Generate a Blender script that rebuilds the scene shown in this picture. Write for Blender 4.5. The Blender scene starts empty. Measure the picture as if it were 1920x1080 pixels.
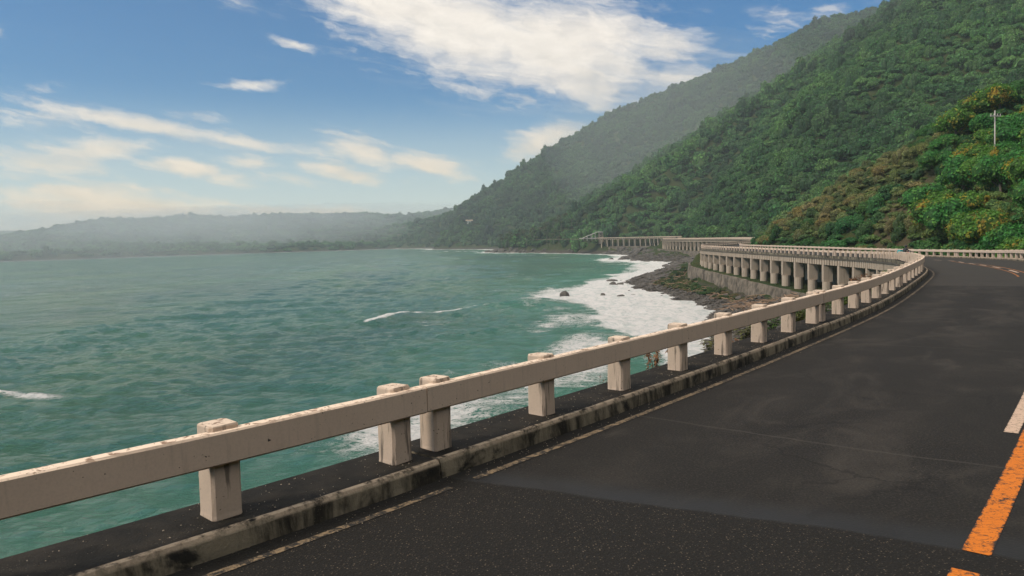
import bpy, bmesh, math, random
import numpy as np
from mathutils import Vector, Matrix, noise as mnoise

random.seed(7)
rng = np.random.default_rng(11)
S = bpy.context.scene
COL = S.collection
PI = math.pi

# ------------------------------------------------------------------ camera
EYE = 2.1
cam_d = bpy.data.cameras.new('camera')
cam = bpy.data.objects.new('camera', cam_d)
COL.objects.link(cam)
S.camera = cam
cam_d.sensor_width = 36.0
cam_d.lens = 26.25
cam_d.clip_start = 0.05
cam_d.clip_end = 20000
cam.location = (0, 0, EYE)
PITCH = math.atan(89 / 1400.0)
ROLL = math.radians(1.5)
cam.rotation_euler = (Matrix.Rotation(PI / 2 - PITCH, 3, 'X') @ Matrix.Rotation(-ROLL, 3, 'Z')).to_euler()

# ------------------------------------------------------------------ light
SUN_AZ, SUN_EL = math.radians(-114), math.radians(42)
sun_d = bpy.data.lights.new('sun', 'SUN')
sun = bpy.data.objects.new('sun', sun_d)
COL.objects.link(sun)
sun_d.energy = 1.3
sun_d.angle = math.radians(12)
sun_d.color = (1.0, 0.87, 0.72)
sv = Vector((math.sin(SUN_AZ) * math.cos(SUN_EL), math.cos(SUN_AZ) * math.cos(SUN_EL), math.sin(SUN_EL)))
sun.rotation_euler = sv.to_track_quat('Z', 'Y').to_euler()
sun.location = (-60, 0, 60)

S.view_settings.view_transform = 'Standard'
S.view_settings.look = 'None'
S.view_settings.exposure = 1.25
S.view_settings.gamma = 1.0
S.view_settings.use_curve_mapping = False
S.render.engine = 'CYCLES'
S.cycles.max_bounces = 8
S.cycles.transparent_max_bounces = 8
S.cycles.volume_bounces = 1
S.cycles.caustics_reflective = False
S.cycles.caustics_refractive = False


# ------------------------------------------------------------------ node helper
class NT:
    def __init__(self, tree):
        self.t = tree
        self.n = tree.nodes
        self.l = tree.links

    def node(self, kind, **kw):
        nd = self.n.new(kind)
        for k, v in kw.items():
            setattr(nd, k, v)
        return nd

    def set(self, sock, v):
        if v is None:
            return
        if isinstance(v, bpy.types.NodeSocket):
            self.l.new(v, sock)
        elif isinstance(v, (tuple, list)) and len(v) == 3 and sock.type == 'RGBA':
            sock.default_value = (*v, 1)
        else:
            sock.default_value = v

    def math(self, op, a, b=None, c=None, clamp=False):
        nd = self.node('ShaderNodeMath', operation=op, use_clamp=clamp)
        for i, v in enumerate((a, b, c)):
            self.set(nd.inputs[i], v)
        return nd.outputs[0]

    def vmath(self, op, a, b=None):
        nd = self.node('ShaderNodeVectorMath', operation=op)
        self.set(nd.inputs[0], a)
        if b is not None:
            self.set(nd.inputs[1], b)
        return nd.outputs[0]

    def mix(self, fac, a, b, blend='MIX'):
        nd = self.node('ShaderNodeMix', data_type='RGBA', blend_type=blend)
        self.set(nd.inputs[0], fac)
        self.set(nd.inputs[6], a)
        self.set(nd.inputs[7], b)
        return nd.outputs[2]

    def noise(self, vec, scale, detail=4, rough=0.55, dist=0.0, out=0):
        nd = self.node('ShaderNodeTexNoise')
        self.set(nd.inputs['Vector'], vec)
        nd.inputs['Scale'].default_value = scale
        nd.inputs['Detail'].default_value = detail
        nd.inputs['Roughness'].default_value = rough
        nd.inputs['Distortion'].default_value = dist
        return nd.outputs[out]

    def voro(self, vec, scale, feature='F1', out=0):
        nd = self.node('ShaderNodeTexVoronoi', feature=feature)
        self.set(nd.inputs['Vector'], vec)
        nd.inputs['Scale'].default_value = scale
        return nd.outputs[out]

    def ss(self, x, lo, hi, a=0.0, b=1.0):
        nd = self.node('ShaderNodeMapRange', interpolation_type='SMOOTHSTEP')
        self.set(nd.inputs[0], x)
        self.set(nd.inputs[1], lo)
        self.set(nd.inputs[2], hi)
        self.set(nd.inputs[3], a)
        self.set(nd.inputs[4], b)
        return nd.outputs[0]

    def scalev(self, vec, s):
        return self.vmath('MULTIPLY', vec, s)

    def sep(self, v):
        nd = self.node('ShaderNodeSeparateXYZ')
        self.set(nd.inputs[0], v)
        return nd.outputs

    def comb(self, x, y, z):
        nd = self.node('ShaderNodeCombineXYZ')
        for i, v in enumerate((x, y, z)):
            self.set(nd.inputs[i], v)
        return nd.outputs[0]

    def attr(self, name, kind='GEOMETRY'):
        nd = self.node('ShaderNodeAttribute', attribute_name=name, attribute_type=kind)
        return nd.outputs

    def pos(self):
        return self.node('ShaderNodeNewGeometry').outputs['Position']

    def objco(self):
        return self.node('ShaderNodeTexCoord').outputs['Object']

    def bump(self, h, strength=0.3, dist=0.02, normal=None):
        nd = self.node('ShaderNodeBump')
        self.set(nd.inputs['Height'], h)
        nd.inputs['Strength'].default_value = strength
        nd.inputs['Distance'].default_value = dist
        if normal is not None:
            self.set(nd.inputs['Normal'], normal)
        return nd.outputs[0]


MATS = {}


def material(name, fn):
    m = bpy.data.materials.new(name)
    m.use_nodes = True
    t = NT(m.node_tree)
    p = t.n['Principled BSDF']
    fn(t, p)
    MATS[name] = m
    return m


# ------------------------------------------------------------------ world: sky and clouds
W = bpy.data.worlds.new('World')
S.world = W
W.use_nodes = True
wt = NT(W.node_tree)
sky = wt.node('ShaderNodeTexSky', sky_type='NISHITA', sun_disc=False)
sky.sun_elevation = SUN_EL
sky.sun_rotation = SUN_AZ
sky.altitude = 0
sky.air_density = 1.0
sky.dust_density = 0.6
sky.ozone_density = 3.0
SKY_STRENGTH = 0.085

CLOUDS = [(-0.215, 0.327, -0.1023, 0.2838, 0.026, 0.045, 1), (-0.17, 0.3046, 0.0362, 0.2433, 0.0357, 0.0536, 1), (-0.0332, 0.2676, 0.1744, 0.2172, 0.05, 0.0429, 1), (0.0024, 0.2891, 0.2287, 0.2391, 0.0321, 0.02, 0.9), (0.0218, 0.2275, 0.1671, 0.1849, 0.0357, 0.0179, 0.9), (0.1611, 0.2406, 0.2486, 0.2406, 0.025, 0.0157, 0.8), (0.1673, 0.2013, 0.2547, 0.1955, 0.0286, 0.0157, 0.7), (-0.3573, 0.3065, -0.3207, 0.2975, 0.0179, 0.0143, 0.35), (-0.2911, 0.2538, -0.2592, 0.2446, 0.005, 0.0043, 0.75), (-0.3597, 0.1978, -0.2838, 0.2026, 0.0064, 0.0043, 0.7), (-0.5886, 0.1823, -0.5123, 0.1856, 0.0086, 0.0043, 0.35), (-0.5948, 0.2374, -0.5803, 0.2392, 0.0057, 0.0043, 0.6), (-0.5242, 0.1614, -0.3841, 0.137, 0.0093, 0.0086, 0.9), (-0.3839, 0.1402, -0.2711, 0.1227, 0.0071, 0.0064, 0.75), (-0.5701, 0.1641, -0.4872, 0.1516, 0.0143, 0.0114, 0.55), (-0.5904, 0.1513, -0.4133, 0.1506, 0.0157, 0.01, 0.4), (-0.4476, 0.1596, -0.3586, 0.1588, 0.0071, 0.0057, 0.45), (-0.231, 0.1309, -0.15, 0.1104, 0.0157, 0.0129, 0.85), (-0.1569, 0.1125, -0.0631, 0.0953, 0.0129, 0.0086, 0.9), (-0.271, 0.124, -0.1778, 0.1058, 0.0143, 0.0114, 0.45), (-0.252, 0.1061, -0.1785, 0.0852, 0.0107, 0.01, 0.8), (-0.5373, 0.1147, -0.4496, 0.1213, 0.0129, 0.0064, 0.9), (-0.5932, 0.1027, -0.4897, 0.1048, 0.02, 0.0129, 0.7), (-0.4449, 0.1021, -0.3738, 0.0987, 0.0114, 0.0086, 0.85), (-0.3548, 0.1087, -0.2978, 0.1059, 0.0093, 0.0064, 0.7), (-0.4339, 0.0916, -0.2465, 0.079, 0.01, 0.01, 0.4), (-0.5952, 0.0691, -0.4469, 0.0642, 0.0157, 0.0114, 0.8), (-0.5961, 0.0533, -0.3639, 0.0464, 0.0186, 0.01, 0.95), (-0.5189, 0.0676, -0.3999, 0.0597, 0.01, 0.0071, 0.6), (-0.4185, 0.0469, -0.1665, 0.0386, 0.0086, 0.0071, 0.7), (-0.5974, 0.03, -0.4938, 0.0287, 0.0214, 0.01, 0.6), (-0.5942, 0.0853, -0.5389, 0.0866, 0.0071, 0.0057, 0.6), (0.0047, 0.1166, 0.0758, 0.1385, 0.02, 0.0129, 0.85), (0.0334, 0.1317, 0.09, 0.1448, 0.0157, 0.0114, 0.8), (0.0976, 0.1716, 0.1324, 0.1734, 0.0071, 0.0057, 0.7), (0.3134, 0.2471, 0.3694, 0.262, 0.02, 0.0129, 0.42), (0.3694, 0.262, 0.463, 0.2609, 0.0129, 0.0057, 0.42), (-0.1649, 0.0816, -0.1231, 0.0845, 0.0071, 0.0057, 0.35)]


def build_world():
    t = wt
    d = t.node('ShaderNodeTexCoord').outputs['Generated']
    x, y, z = t.sep(d)
    az = t.math('ARCTAN2', x, y)
    el = t.math('ARCSINE', t.math('MAXIMUM', t.math('MINIMUM', z, 1.0), -1.0))
    p = t.comb(az, el, 0.0)
    # ragged, wind-drawn edges: warp the streaks with two octaves of noise
    n1 = t.sep(t.noise(t.scalev(p, (1.0, 2.0, 1.0)), 9.0, 5, 0.6, 0.3, out=1))
    n2 = t.sep(t.noise(t.scalev(p, (1.0, 1.6, 1.0)), 42.0, 5, 0.62, 0.4, out=1))
    azw = t.math('ADD', az, t.math('ADD', t.math('MULTIPLY', t.math('SUBTRACT', n1[0], 0.5), 0.06),
                                   t.math('MULTIPLY', t.math('SUBTRACT', n2[0], 0.5), 0.03)))
    elw = t.math('ADD', el, t.math('ADD', t.math('MULTIPLY', t.math('SUBTRACT', n1[1], 0.5), 0.012),
                                   t.math('MULTIPLY', t.math('SUBTRACT', n2[1], 0.5), 0.007)))
    pw = t.comb(azw, elw, 0.0)
    best = None
    for ax, ay, bx, by, w0, w1, amp in CLOUDS:      # each streak a soft ellipse; the nearest one counts
        mp = t.node('ShaderNodeMapping', vector_type='TEXTURE')
        t.l.new(pw, mp.inputs[0])
        hl = math.hypot(bx - ax, by - ay) / 2
        mp.inputs['Location'].default_value = ((ax + bx) / 2, (ay + by) / 2, math.sqrt(-math.log(min(amp, 0.9999))))
        mp.inputs['Rotation'].default_value = (0, 0, math.atan2(by - ay, bx - ax))
        mp.inputs['Scale'].default_value = (hl * 1.3 + (w0 + w1) / 3, (w0 + w1) * 0.75, 1)
        nd = t.node('ShaderNodeVectorMath', operation='DOT_PRODUCT')
        t.l.new(mp.outputs[0], nd.inputs[0])
        t.l.new(mp.outputs[0], nd.inputs[1])
        best = nd.outputs['Value'] if best is None else t.math('MINIMUM', best, nd.outputs['Value'])
    tot = t.math('EXPONENT', t.math('MULTIPLY', best, -1.0))
    # fine fibres running along the wind
    ca, sa = math.cos(-0.22), math.sin(-0.22)
    u = t.math('SUBTRACT', t.math('MULTIPLY', azw, ca), t.math('MULTIPLY', elw, -sa))
    v = t.math('ADD', t.math('MULTIPLY', azw, -sa), t.math('MULTIPLY', elw, ca))
    fib = t.noise(t.comb(t.math('MULTIPLY', u, 8.0), t.math('MULTIPLY', v, 70.0), 3.7), 1.0, 8, 0.66, 0.5)
    bil = t.noise(t.comb(t.math('MULTIPLY', u, 24.0), t.math('MULTIPLY', v, 52.0), 9.1), 1.0, 6, 0.6, 0.2)
    f = t.math('ADD', t.math('MULTIPLY', fib, 0.6), t.math('MULTIPLY', bil, 0.4))
    cov = t.math('ADD', tot, t.math('MULTIPLY', t.math('SUBTRACT', f, 0.5), t.ss(tot, 0.3, 0.95, 2.4, 1.0)))
    cov = t.ss(cov, 0.18, 0.98)
    cov = t.math('MULTIPLY', cov, t.ss(tot, 0.03, 0.22))
    # thin cirrus over the whole sky, a little everywhere
    cir = t.ss(t.noise(t.comb(t.math('MULTIPLY', u, 3.0), t.math('MULTIPLY', v, 22.0), 1.2), 1.0, 7, 0.6, 0.8), 0.55, 0.85, 0.0, 0.20)
    cov = t.math('MAXIMUM', cov, cir)
    # broken cloud deck above the view, added to lift and warm the ambient light
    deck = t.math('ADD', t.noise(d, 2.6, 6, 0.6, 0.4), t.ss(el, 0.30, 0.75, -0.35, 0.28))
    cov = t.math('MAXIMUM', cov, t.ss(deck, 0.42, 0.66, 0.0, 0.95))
    veil = t.ss(el, 0.20, 0.0, 0.0, 0.85)                      # milky air low over the sea
    shade = t.math('ADD', 0.62, t.math('MULTIPLY', bil, 0.5))
    warm = t.ss(el, 0.24, 0.02)
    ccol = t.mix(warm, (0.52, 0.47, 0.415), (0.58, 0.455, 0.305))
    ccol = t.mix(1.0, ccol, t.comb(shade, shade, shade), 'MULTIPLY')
    skyc = t.mix(1.0, sky.outputs[0], (SKY_STRENGTH, SKY_STRENGTH, SKY_STRENGTH), 'MULTIPLY')
    skyc = t.mix(1.0, skyc, t.mix(t.ss(el, -0.03, 0.22), (0.50, 0.76, 0.74), (0.0, 0.30, 0.50)), 'MULTIPLY')
    skyc = t.mix(veil, skyc, (0.37, 0.37, 0.335))
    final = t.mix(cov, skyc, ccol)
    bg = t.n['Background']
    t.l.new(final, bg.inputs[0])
    bg.inputs[1].default_value = 1.0


build_world()
W.cycles.sampling_method = 'MANUAL'
W.cycles.sample_map_resolution = 256

# ------------------------------------------------------------------ numeric helpers
SEA = -9.6


def vnoise(x, y, seed=0):
    """smooth value noise on arrays, 0..1"""
    xi = np.floor(x).astype(np.int64)
    yi = np.floor(y).astype(np.int64)
    fx, fy = x - xi, y - yi
    fx = fx * fx * (3 - 2 * fx)
    fy = fy * fy * (3 - 2 * fy)

    def h(a, b):
        n = (a * 374761393 + b * 668265263 + seed * 982451653) & 0xFFFFFFFF
        n = ((n ^ (n >> 13)) * 1274126177) & 0xFFFFFFFF
        return ((n ^ (n >> 16)) & 0xFFFF) / 65535.0
    return (h(xi, yi) * (1 - fx) + h(xi + 1, yi) * fx) * (1 - fy) + (h(xi, yi + 1) * (1 - fx) + h(xi + 1, yi + 1) * fx) * fy


def fbm(x, y, oct=4, seed=0):
    a, s, o = 0.5, 0.0, np.zeros_like(np.asarray(x, float))
    f = 1.0
    for i in range(oct):
        o = o + a * vnoise(x * f + 17.3 * i, y * f - 9.1 * i, seed + i)
        s += a
        a *= 0.5
        f *= 2.03
    return o / s


def sstep(x, a, b):
    t = np.clip((x - a) / (b - a), 0, 1)
    return t * t * (3 - 2 * t)


def poly_dist(P, pts, extra=None):
    """distance of points P (n,2) to polyline pts; returns dist, signed side (+ = right), interpolated extras"""
    n = len(P)
    best = np.full(n, 1e18)
    side = np.zeros(n)
    ex = None if extra is None else np.zeros((n, extra.shape[1]))
    for i in range(len(pts) - 1):
        a, b = pts[i], pts[i + 1]
        d = b - a
        L2 = d @ d
        if L2 < 1e-9:
            continue
        t = np.clip(((P - a) @ d) / L2, 0, 1)
        q = P - (a + t[:, None] * d)
        dd = (q * q).sum(1)
        m = dd < best
        best[m] = dd[m]
        cr = d[1] * (P[m, 0] - a[0]) - d[0] * (P[m, 1] - a[1])
        side[m] = np.sign(cr)
        if ex is not None:
            ex[m] = extra[i] * (1 - t[m, None]) + extra[i + 1] * t[m, None]
    return np.sqrt(best), side, ex


# ------------------------------------------------------------------ the road's course (line of the seaward railing posts)
CTRL = [(-12.6, -5.4, 0), (-9.3, -2.2, 0), (-5.9, 1.3, 0), (-2.18, 5.28, 0), (-0.92, 6.72, 0), (1.3, 9.38, 0), (3.41, 12.0, 0), (6.4, 15.85, 0), (9.05, 19.4, 0),
        (11.6, 23.1, 0), (16.15, 30.1, 0), (19.75, 36.0, 0), (23.5, 43.4, -.10), (27.2, 51, -.28), (30.5, 58, -.45), (33.1, 63.7, -.55), (35.4, 69.7, -.72), (38.0, 78.5, -.88), (39.3, 87, -.98), (39.7, 97, -1.0),
        (39.8, 111, -.95), (40.0, 133, -.88), (40.4, 150, -.85), (42.3, 166, -.85), (48, 182, -.75), (59, 198, -.55), (71, 217, -.35), (80, 245, -.1), (83.5, 290, .2), (84, 340, .2), (84, 400, .25),
        (87, 428, .4), (96, 455, .7), (106, 482, 1.0), (108, 508, 1.25), (98, 535, 1.45), (78, 552, 1.6), (62, 562, 1.7), (45, 575, 1.9), (15, 610, 2.2), (-15, 660, 2.4)]


def catmull(P, step=0.5):
    P = np.array(P, float)
    out = []
    for i in range(1, len(P) - 2):
        p0, p1, p2, p3 = P[i - 1], P[i], P[i + 1], P[i + 2]
        n = max(2, int(np.linalg.norm(p2 - p1) / step * 2))
        for k in range(n):
            u = k / n
            out.append(0.5 * ((2 * p1) + (-p0 + p2) * u + (2 * p0 - 5 * p1 + 4 * p2 - p3) * u * u + (-p0 + 3 * p1 - 3 * p2 + p3) * u ** 3))
    out = np.array(out)
    for _ in range(60):
        out[1:-1] = out[1:-1] * 0.5 + (out[:-2] + out[2:]) * 0.25
    d = np.r_[0, np.cumsum(np.linalg.norm(np.diff(out[:, :2], axis=0), axis=1))]
    s = np.arange(0, d[-1], step)
    return np.stack([np.interp(s, d, out[:, k]) for k in range(3)], 1), s


ROAD, RS = catmull(CTRL, 0.25)
_t = np.gradient(ROAD[:, :2], axis=0)
_t /= np.linalg.norm(_t, axis=1)[:, None]
TAN = _t
NOR = np.stack([_t[:, 1], -_t[:, 0]], 1)        # to the right (inland)
# s = 0 at the rail joint next to the camera
_j = np.argmin(np.hypot(ROAD[:, 0] + 0.92, ROAD[:, 1] - 6.72))
RS = RS - RS[_j]


def rp(s, q, z=0.0):
    """world point at arc length s, q metres right of the post line, z above the road"""
    x = np.interp(s, RS, ROAD[:, 0]) + q * np.interp(s, RS, NOR[:, 0])
    y = np.interp(s, RS, ROAD[:, 1]) + q * np.interp(s, RS, NOR[:, 1])
    return (float(x), float(y), float(np.interp(s, RS, ROAD[:, 2]) + z))


def heading(s):
    return math.atan2(np.interp(s, RS, TAN[:, 1]), np.interp(s, RS, TAN[:, 0]))


def s_at_y(y):
    return float(RS[np.argmin(np.abs(ROAD[:, 1] - y))])


S0, S1 = float(RS[0]), float(RS[-1])
SV0, SV1 = s_at_y(56), s_at_y(168)       # first viaduct
SW0, SW1 = s_at_y(268), s_at_y(424)      # second viaduct
SX0 = float(RS[np.argmin(np.hypot(ROAD[:, 0] - 106, ROAD[:, 1] - 520))])
SX1 = float(RS[np.argmin(np.hypot(ROAD[:, 0] - 68, ROAD[:, 1] - 561))])


# ------------------------------------------------------------------ object helpers
def tag(o, label=None, cat=None, group=None, kind=None):
    if label:
        o['label'] = label
    if cat:
        o['category'] = cat
    if group:
        o['group'] = group
    if kind:
        o['kind'] = kind
    return o


def empty(name, loc=(0, 0, 0), rz=0.0):
    o = bpy.data.objects.new(name, None)
    COL.objects.link(o)
    o.location = loc
    o.rotation_euler = (0, 0, rz)
    o.empty_display_size = 0.2
    return o


def mesh_obj(name, me, parent=None, world=True):
    o = bpy.data.objects.new(name, me)
    COL.objects.link(o)
    if parent is not None:
        o.parent = parent
        if world:
            o.matrix_parent_inverse = Matrix.LocRotScale(parent.location, parent.rotation_euler, parent.scale).inverted()
    return o


def mk_mesh(name, V, Fc, mat=None, smooth=False):
    me = bpy.data.meshes.new(name)
    me.from_pydata([tuple(v) for v in V], [], [tuple(f) for f in Fc])
    if mat:
        me.materials.append(MATS[mat] if isinstance(mat, str) else mat)
    if smooth:
        me.polygons.foreach_set('use_smooth', [True] * len(me.polygons))
    me.update()
    return me


def np_mesh(name, V, Q, mat=None, smooth=False):
    """fast mesh from numpy verts (n,3) and faces (m,k)"""
    V = np.asarray(V, np.float32)
    Q = np.asarray(Q, np.int32)
    me = bpy.data.meshes.new(name)
    m, k = Q.shape
    me.vertices.add(len(V))
    me.vertices.foreach_set('co', V.ravel())
    me.loops.add(m * k)
    me.loops.foreach_set('vertex_index', Q.ravel())
    me.polygons.add(m)
    me.polygons.foreach_set('loop_start', np.arange(0, m * k, k, dtype=np.int32))
    me.polygons.foreach_set('loop_total', np.full(m, k, np.int32))
    if smooth:
        me.polygons.foreach_set('use_smooth', np.ones(m, bool))
    me.update(calc_edges=True)
    me.validate()
    if mat:
        me.materials.append(MATS[mat] if isinstance(mat, str) else mat)
    return me


class MB:
    """collects primitive shapes into one mesh"""

    def __init__(self):
        self.v, self.f = [], []

    def add(self, V, Fc):
        o = len(self.v)
        self.v += [tuple(p) for p in V]
        self.f += [tuple(i + o for i in q) for q in Fc]

    def box(self, c, s, rz=0.0, taper=1.0):
        x, y, z = s[0] / 2, s[1] / 2, s[2] / 2
        V = []
        for dz, k in ((-z, 1.0), (z, taper)):
            for dx, dy in ((-x, -y), (x, -y), (x, y), (-x, y)):
                dx, dy = dx * k, dy * k
                V.append((c[0] + dx * math.cos(rz) - dy * math.sin(rz), c[1] + dx * math.sin(rz) + dy * math.cos(rz), c[2] + dz))
        self.add(V, [(3, 2, 1, 0), (4, 5, 6, 7), (0, 1, 5, 4), (1, 2, 6, 5), (2, 3, 7, 6), (3, 0, 4, 7)])

    def tube(self, pts, rad, n=8, cap=True):
        pts = [Vector(p) for p in pts]
        if not hasattr(rad, '__len__'):
            rad = [rad] * len(pts)
        o = len(self.v)
        prev = None
        for i, p in enumerate(pts):
            d = (pts[min(i + 1, len(pts) - 1)] - pts[max(i - 1, 0)])
            d = d.normalized() if d.length > 1e-9 else Vector((0, 0, 1))
            a = d.orthogonal().normalized() if prev is None else (prev - d * prev.dot(d)).normalized()
            prev = a
            b = d.cross(a)
            for k in range(n):
                w = 2 * PI * k / n
                self.v.append(tuple(p + (a * math.cos(w) + b * math.sin(w)) * rad[i]))
        for i in range(len(pts) - 1):
            for k in range(n):
                k2 = (k + 1) % n
                self.f.append((o + i * n + k, o + i * n + k2, o + (i + 1) * n + k2, o + (i + 1) * n + k))
        if cap:
            self.f.append(tuple(o + k for k in reversed(range(n))))
            self.f.append(tuple(o + (len(pts) - 1) * n + k for k in range(n)))

    def ball(self, c, r, n=8, m=6, jit=0.0, seed=0):
        rd = random.Random(seed)
        if not hasattr(r, '__len__'):
            r = (r, r, r)
        V = [(c[0], c[1], c[2] - r[2])]
        for j in range(1, m):
            a = PI * j / m
            for k in range(n):
                w = 2 * PI * k / n
                jj = 1 + jit * rd.uniform(-1, 1)
                V.append((c[0] + r[0] * math.sin(a) * math.cos(w) * jj, c[1] + r[1] * math.sin(a) * math.sin(w) * jj, c[2] - r[2] * math.cos(a) * jj))
        V.append((c[0], c[1], c[2] + r[2]))
        Fc = [(0, 1 + (k + 1) % n, 1 + k) for k in range(n)]
        for j in range(m - 2):
            for k in range(n):
                a, b = 1 + j * n + k, 1 + j * n + (k + 1) % n
                Fc.append((a, b, b + n, a + n))
        l = len(V) - 1
        Fc += [(l - n + k, l - n + (k + 1) % n, l) for k in range(n)]
        self.add(V, Fc)

    def mesh(self, name, mat, smooth=False):
        return mk_mesh(name, self.v, self.f, mat, smooth)

    def build(self, name, mat, parent=None, smooth=False, world=True):
        return mesh_obj(name, self.mesh(name, mat, smooth), parent, world)


def ribbon(name, mat, s_list, prof, parent=None, closed=False, caps=False, wob=None, attr=None, smooth=False, thing_only_mesh=False):
    """sweep a profile [(q, z), ...] along the road course"""
    V = []
    n = len(prof)
    for i, s in enumerate(s_list):
        for j, (q, z) in enumerate(prof):
            dq, dz = wob(s, j) if wob else (0, 0)
            V.append(rp(s, q + dq, z + dz))
    Fc = []
    m = n if closed else n - 1
    for i in range(len(s_list) - 1):
        for j in range(m):
            a, b = i * n + j, i * n + (j + 1) % n
            Fc.append((a, a + n, b + n, b))
    if caps and closed:
        Fc.append(tuple(range(n)))
        Fc.append(tuple((len(s_list) - 1) * n + j for j in reversed(range(n))))
    me = mk_mesh(name, V, Fc, mat, smooth)
    if attr:
        at = me.attributes.new('wear', 'FLOAT', 'POINT')
        at.data.foreach_set('value', [attr[j] for _ in s_list for j in range(n)])
    bm = bmesh.new()
    bm.from_mesh(me)
    bmesh.ops.recalc_face_normals(bm, faces=bm.faces)
    if not closed:
        up = sum(f.normal.z * f.calc_area() for f in bm.faces)
        if up < 0:
            bmesh.ops.reverse_faces(bm, faces=bm.faces)
    bm.to_mesh(me)
    bm.free()
    return mesh_obj(name, me, parent)


def frange(a, b, step):
    n = max(1, int(math.ceil((b - a) / step)))
    return [a + (b - a) * i / n for i in range(n + 1)]


# ------------------------------------------------------------------ materials
def m_rail(t, p, mould=0.12, k=1.0):
    co = t.pos()
    n = t.noise(co, 2.2, 5, 0.6)
    fine = t.noise(co, 60, 3, 0.6)
    col = t.mix(n, (0.575, 0.46, 0.365), (0.71, 0.57, 0.455))
    col = t.mix(t.ss(fine, 0.35, 0.75, 0, 0.35), col, (0.47, 0.375, 0.295))
    # rain streaks of black mould
    st = t.noise(t.scalev(co, (9.0, 9.0, 0.9)), 1.6, 5, 0.6)
    col = t.mix(t.ss(st, 0.54, 0.66, 0, mould), col, (0.075, 0.066, 0.055))
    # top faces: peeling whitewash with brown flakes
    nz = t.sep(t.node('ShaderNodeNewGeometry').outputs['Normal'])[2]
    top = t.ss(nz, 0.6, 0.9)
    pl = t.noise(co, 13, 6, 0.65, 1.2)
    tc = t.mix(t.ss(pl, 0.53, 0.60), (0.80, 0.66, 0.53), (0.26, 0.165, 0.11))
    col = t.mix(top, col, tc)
    # casting holes
    v = t.voro(t.vmath('ADD', co, t.scalev(t.noise(co, 7, 2, out=1), (0.2, 0.2, 0.2))), 17)
    vc = t.voro(co, 4.0, out=1)
    hole = t.math('MULTIPLY', t.ss(v, 0.13, 0.06), t.ss(t.sep(vc)[0], 0.25, 0.35))
    col = t.mix(hole, col, (0.05, 0.042, 0.035))
    col = t.mix(1.0, col, (k, k * 0.985, k * 0.97), 'MULTIPLY')
    t.l.new(col, p.inputs['Base Color'])
    p.inputs['Roughness'].default_value = 0.86
    h = t.math('SUBTRACT', t.math('ADD', t.math('MULTIPLY', fine, 0.25), t.math('MULTIPLY', pl, t.math('MULTIPLY', top, 0.6))), hole)
    t.l.new(t.bump(h, 0.5, 0.006), p.inputs['Normal'])


material('rail_concrete', m_rail)
material('post_concrete', lambda t, p: m_rail(t, p, 0.75, 0.86))


def m_kerb(t, p):
    co = t.pos()
    w = t.attr('wear')[2]
    n = t.noise(co, 3.0, 6, 0.65, 0.4)
    st = t.noise(t.scalev(co, (2.6, 2.6, 0.7)), 1.0, 7, 0.7, 0.5)
    fine = t.noise(co, 45, 4, 0.7)
    col = t.mix(t.ss(n, 0.35, 0.7), (0.009, 0.0085, 0.007), (0.026, 0.022, 0.017))
    face = t.mix(t.ss(st, 0.38, 0.60), (0.030, 0.027, 0.021), (0.25, 0.215, 0.155))
    face = t.mix(t.ss(n, 0.50, 0.66), face, (0.022, 0.021, 0.018))
    nz = t.sep(t.node('ShaderNodeNewGeometry').outputs['True Normal'])[2]
    col = t.mix(t.ss(nz, 0.8, 0.4), col, face)
    ws = t.math('MULTIPLY', t.ss(w, 0.25, 0.75), t.ss(t.noise(co, 8, 6, 0.7), 0.34, 0.56))
    col = t.mix(ws, col, t.mix(fine, (0.28, 0.215, 0.15), (0.56, 0.46, 0.35)))
    sp = t.ss(t.voro(co, 55), 0.16, 0.08)
    spm = t.math('MULTIPLY', sp, t.ss(t.noise(co, 2.3, 3), 0.48, 0.62))
    col = t.mix(t.math('MULTIPLY', spm, 0.55), col, (0.36, 0.30, 0.23))
    t.l.new(col, p.inputs['Base Color'])
    p.inputs['Roughness'].default_value = 0.9
    p.inputs['Specular IOR Level'].default_value = 0.25
    t.l.new(t.bump(t.math('ADD', fine, t.math('MULTIPLY', n, 1.5)), 0.6, 0.012), p.inputs['Normal'])


material('kerb_concrete', m_kerb)


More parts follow.
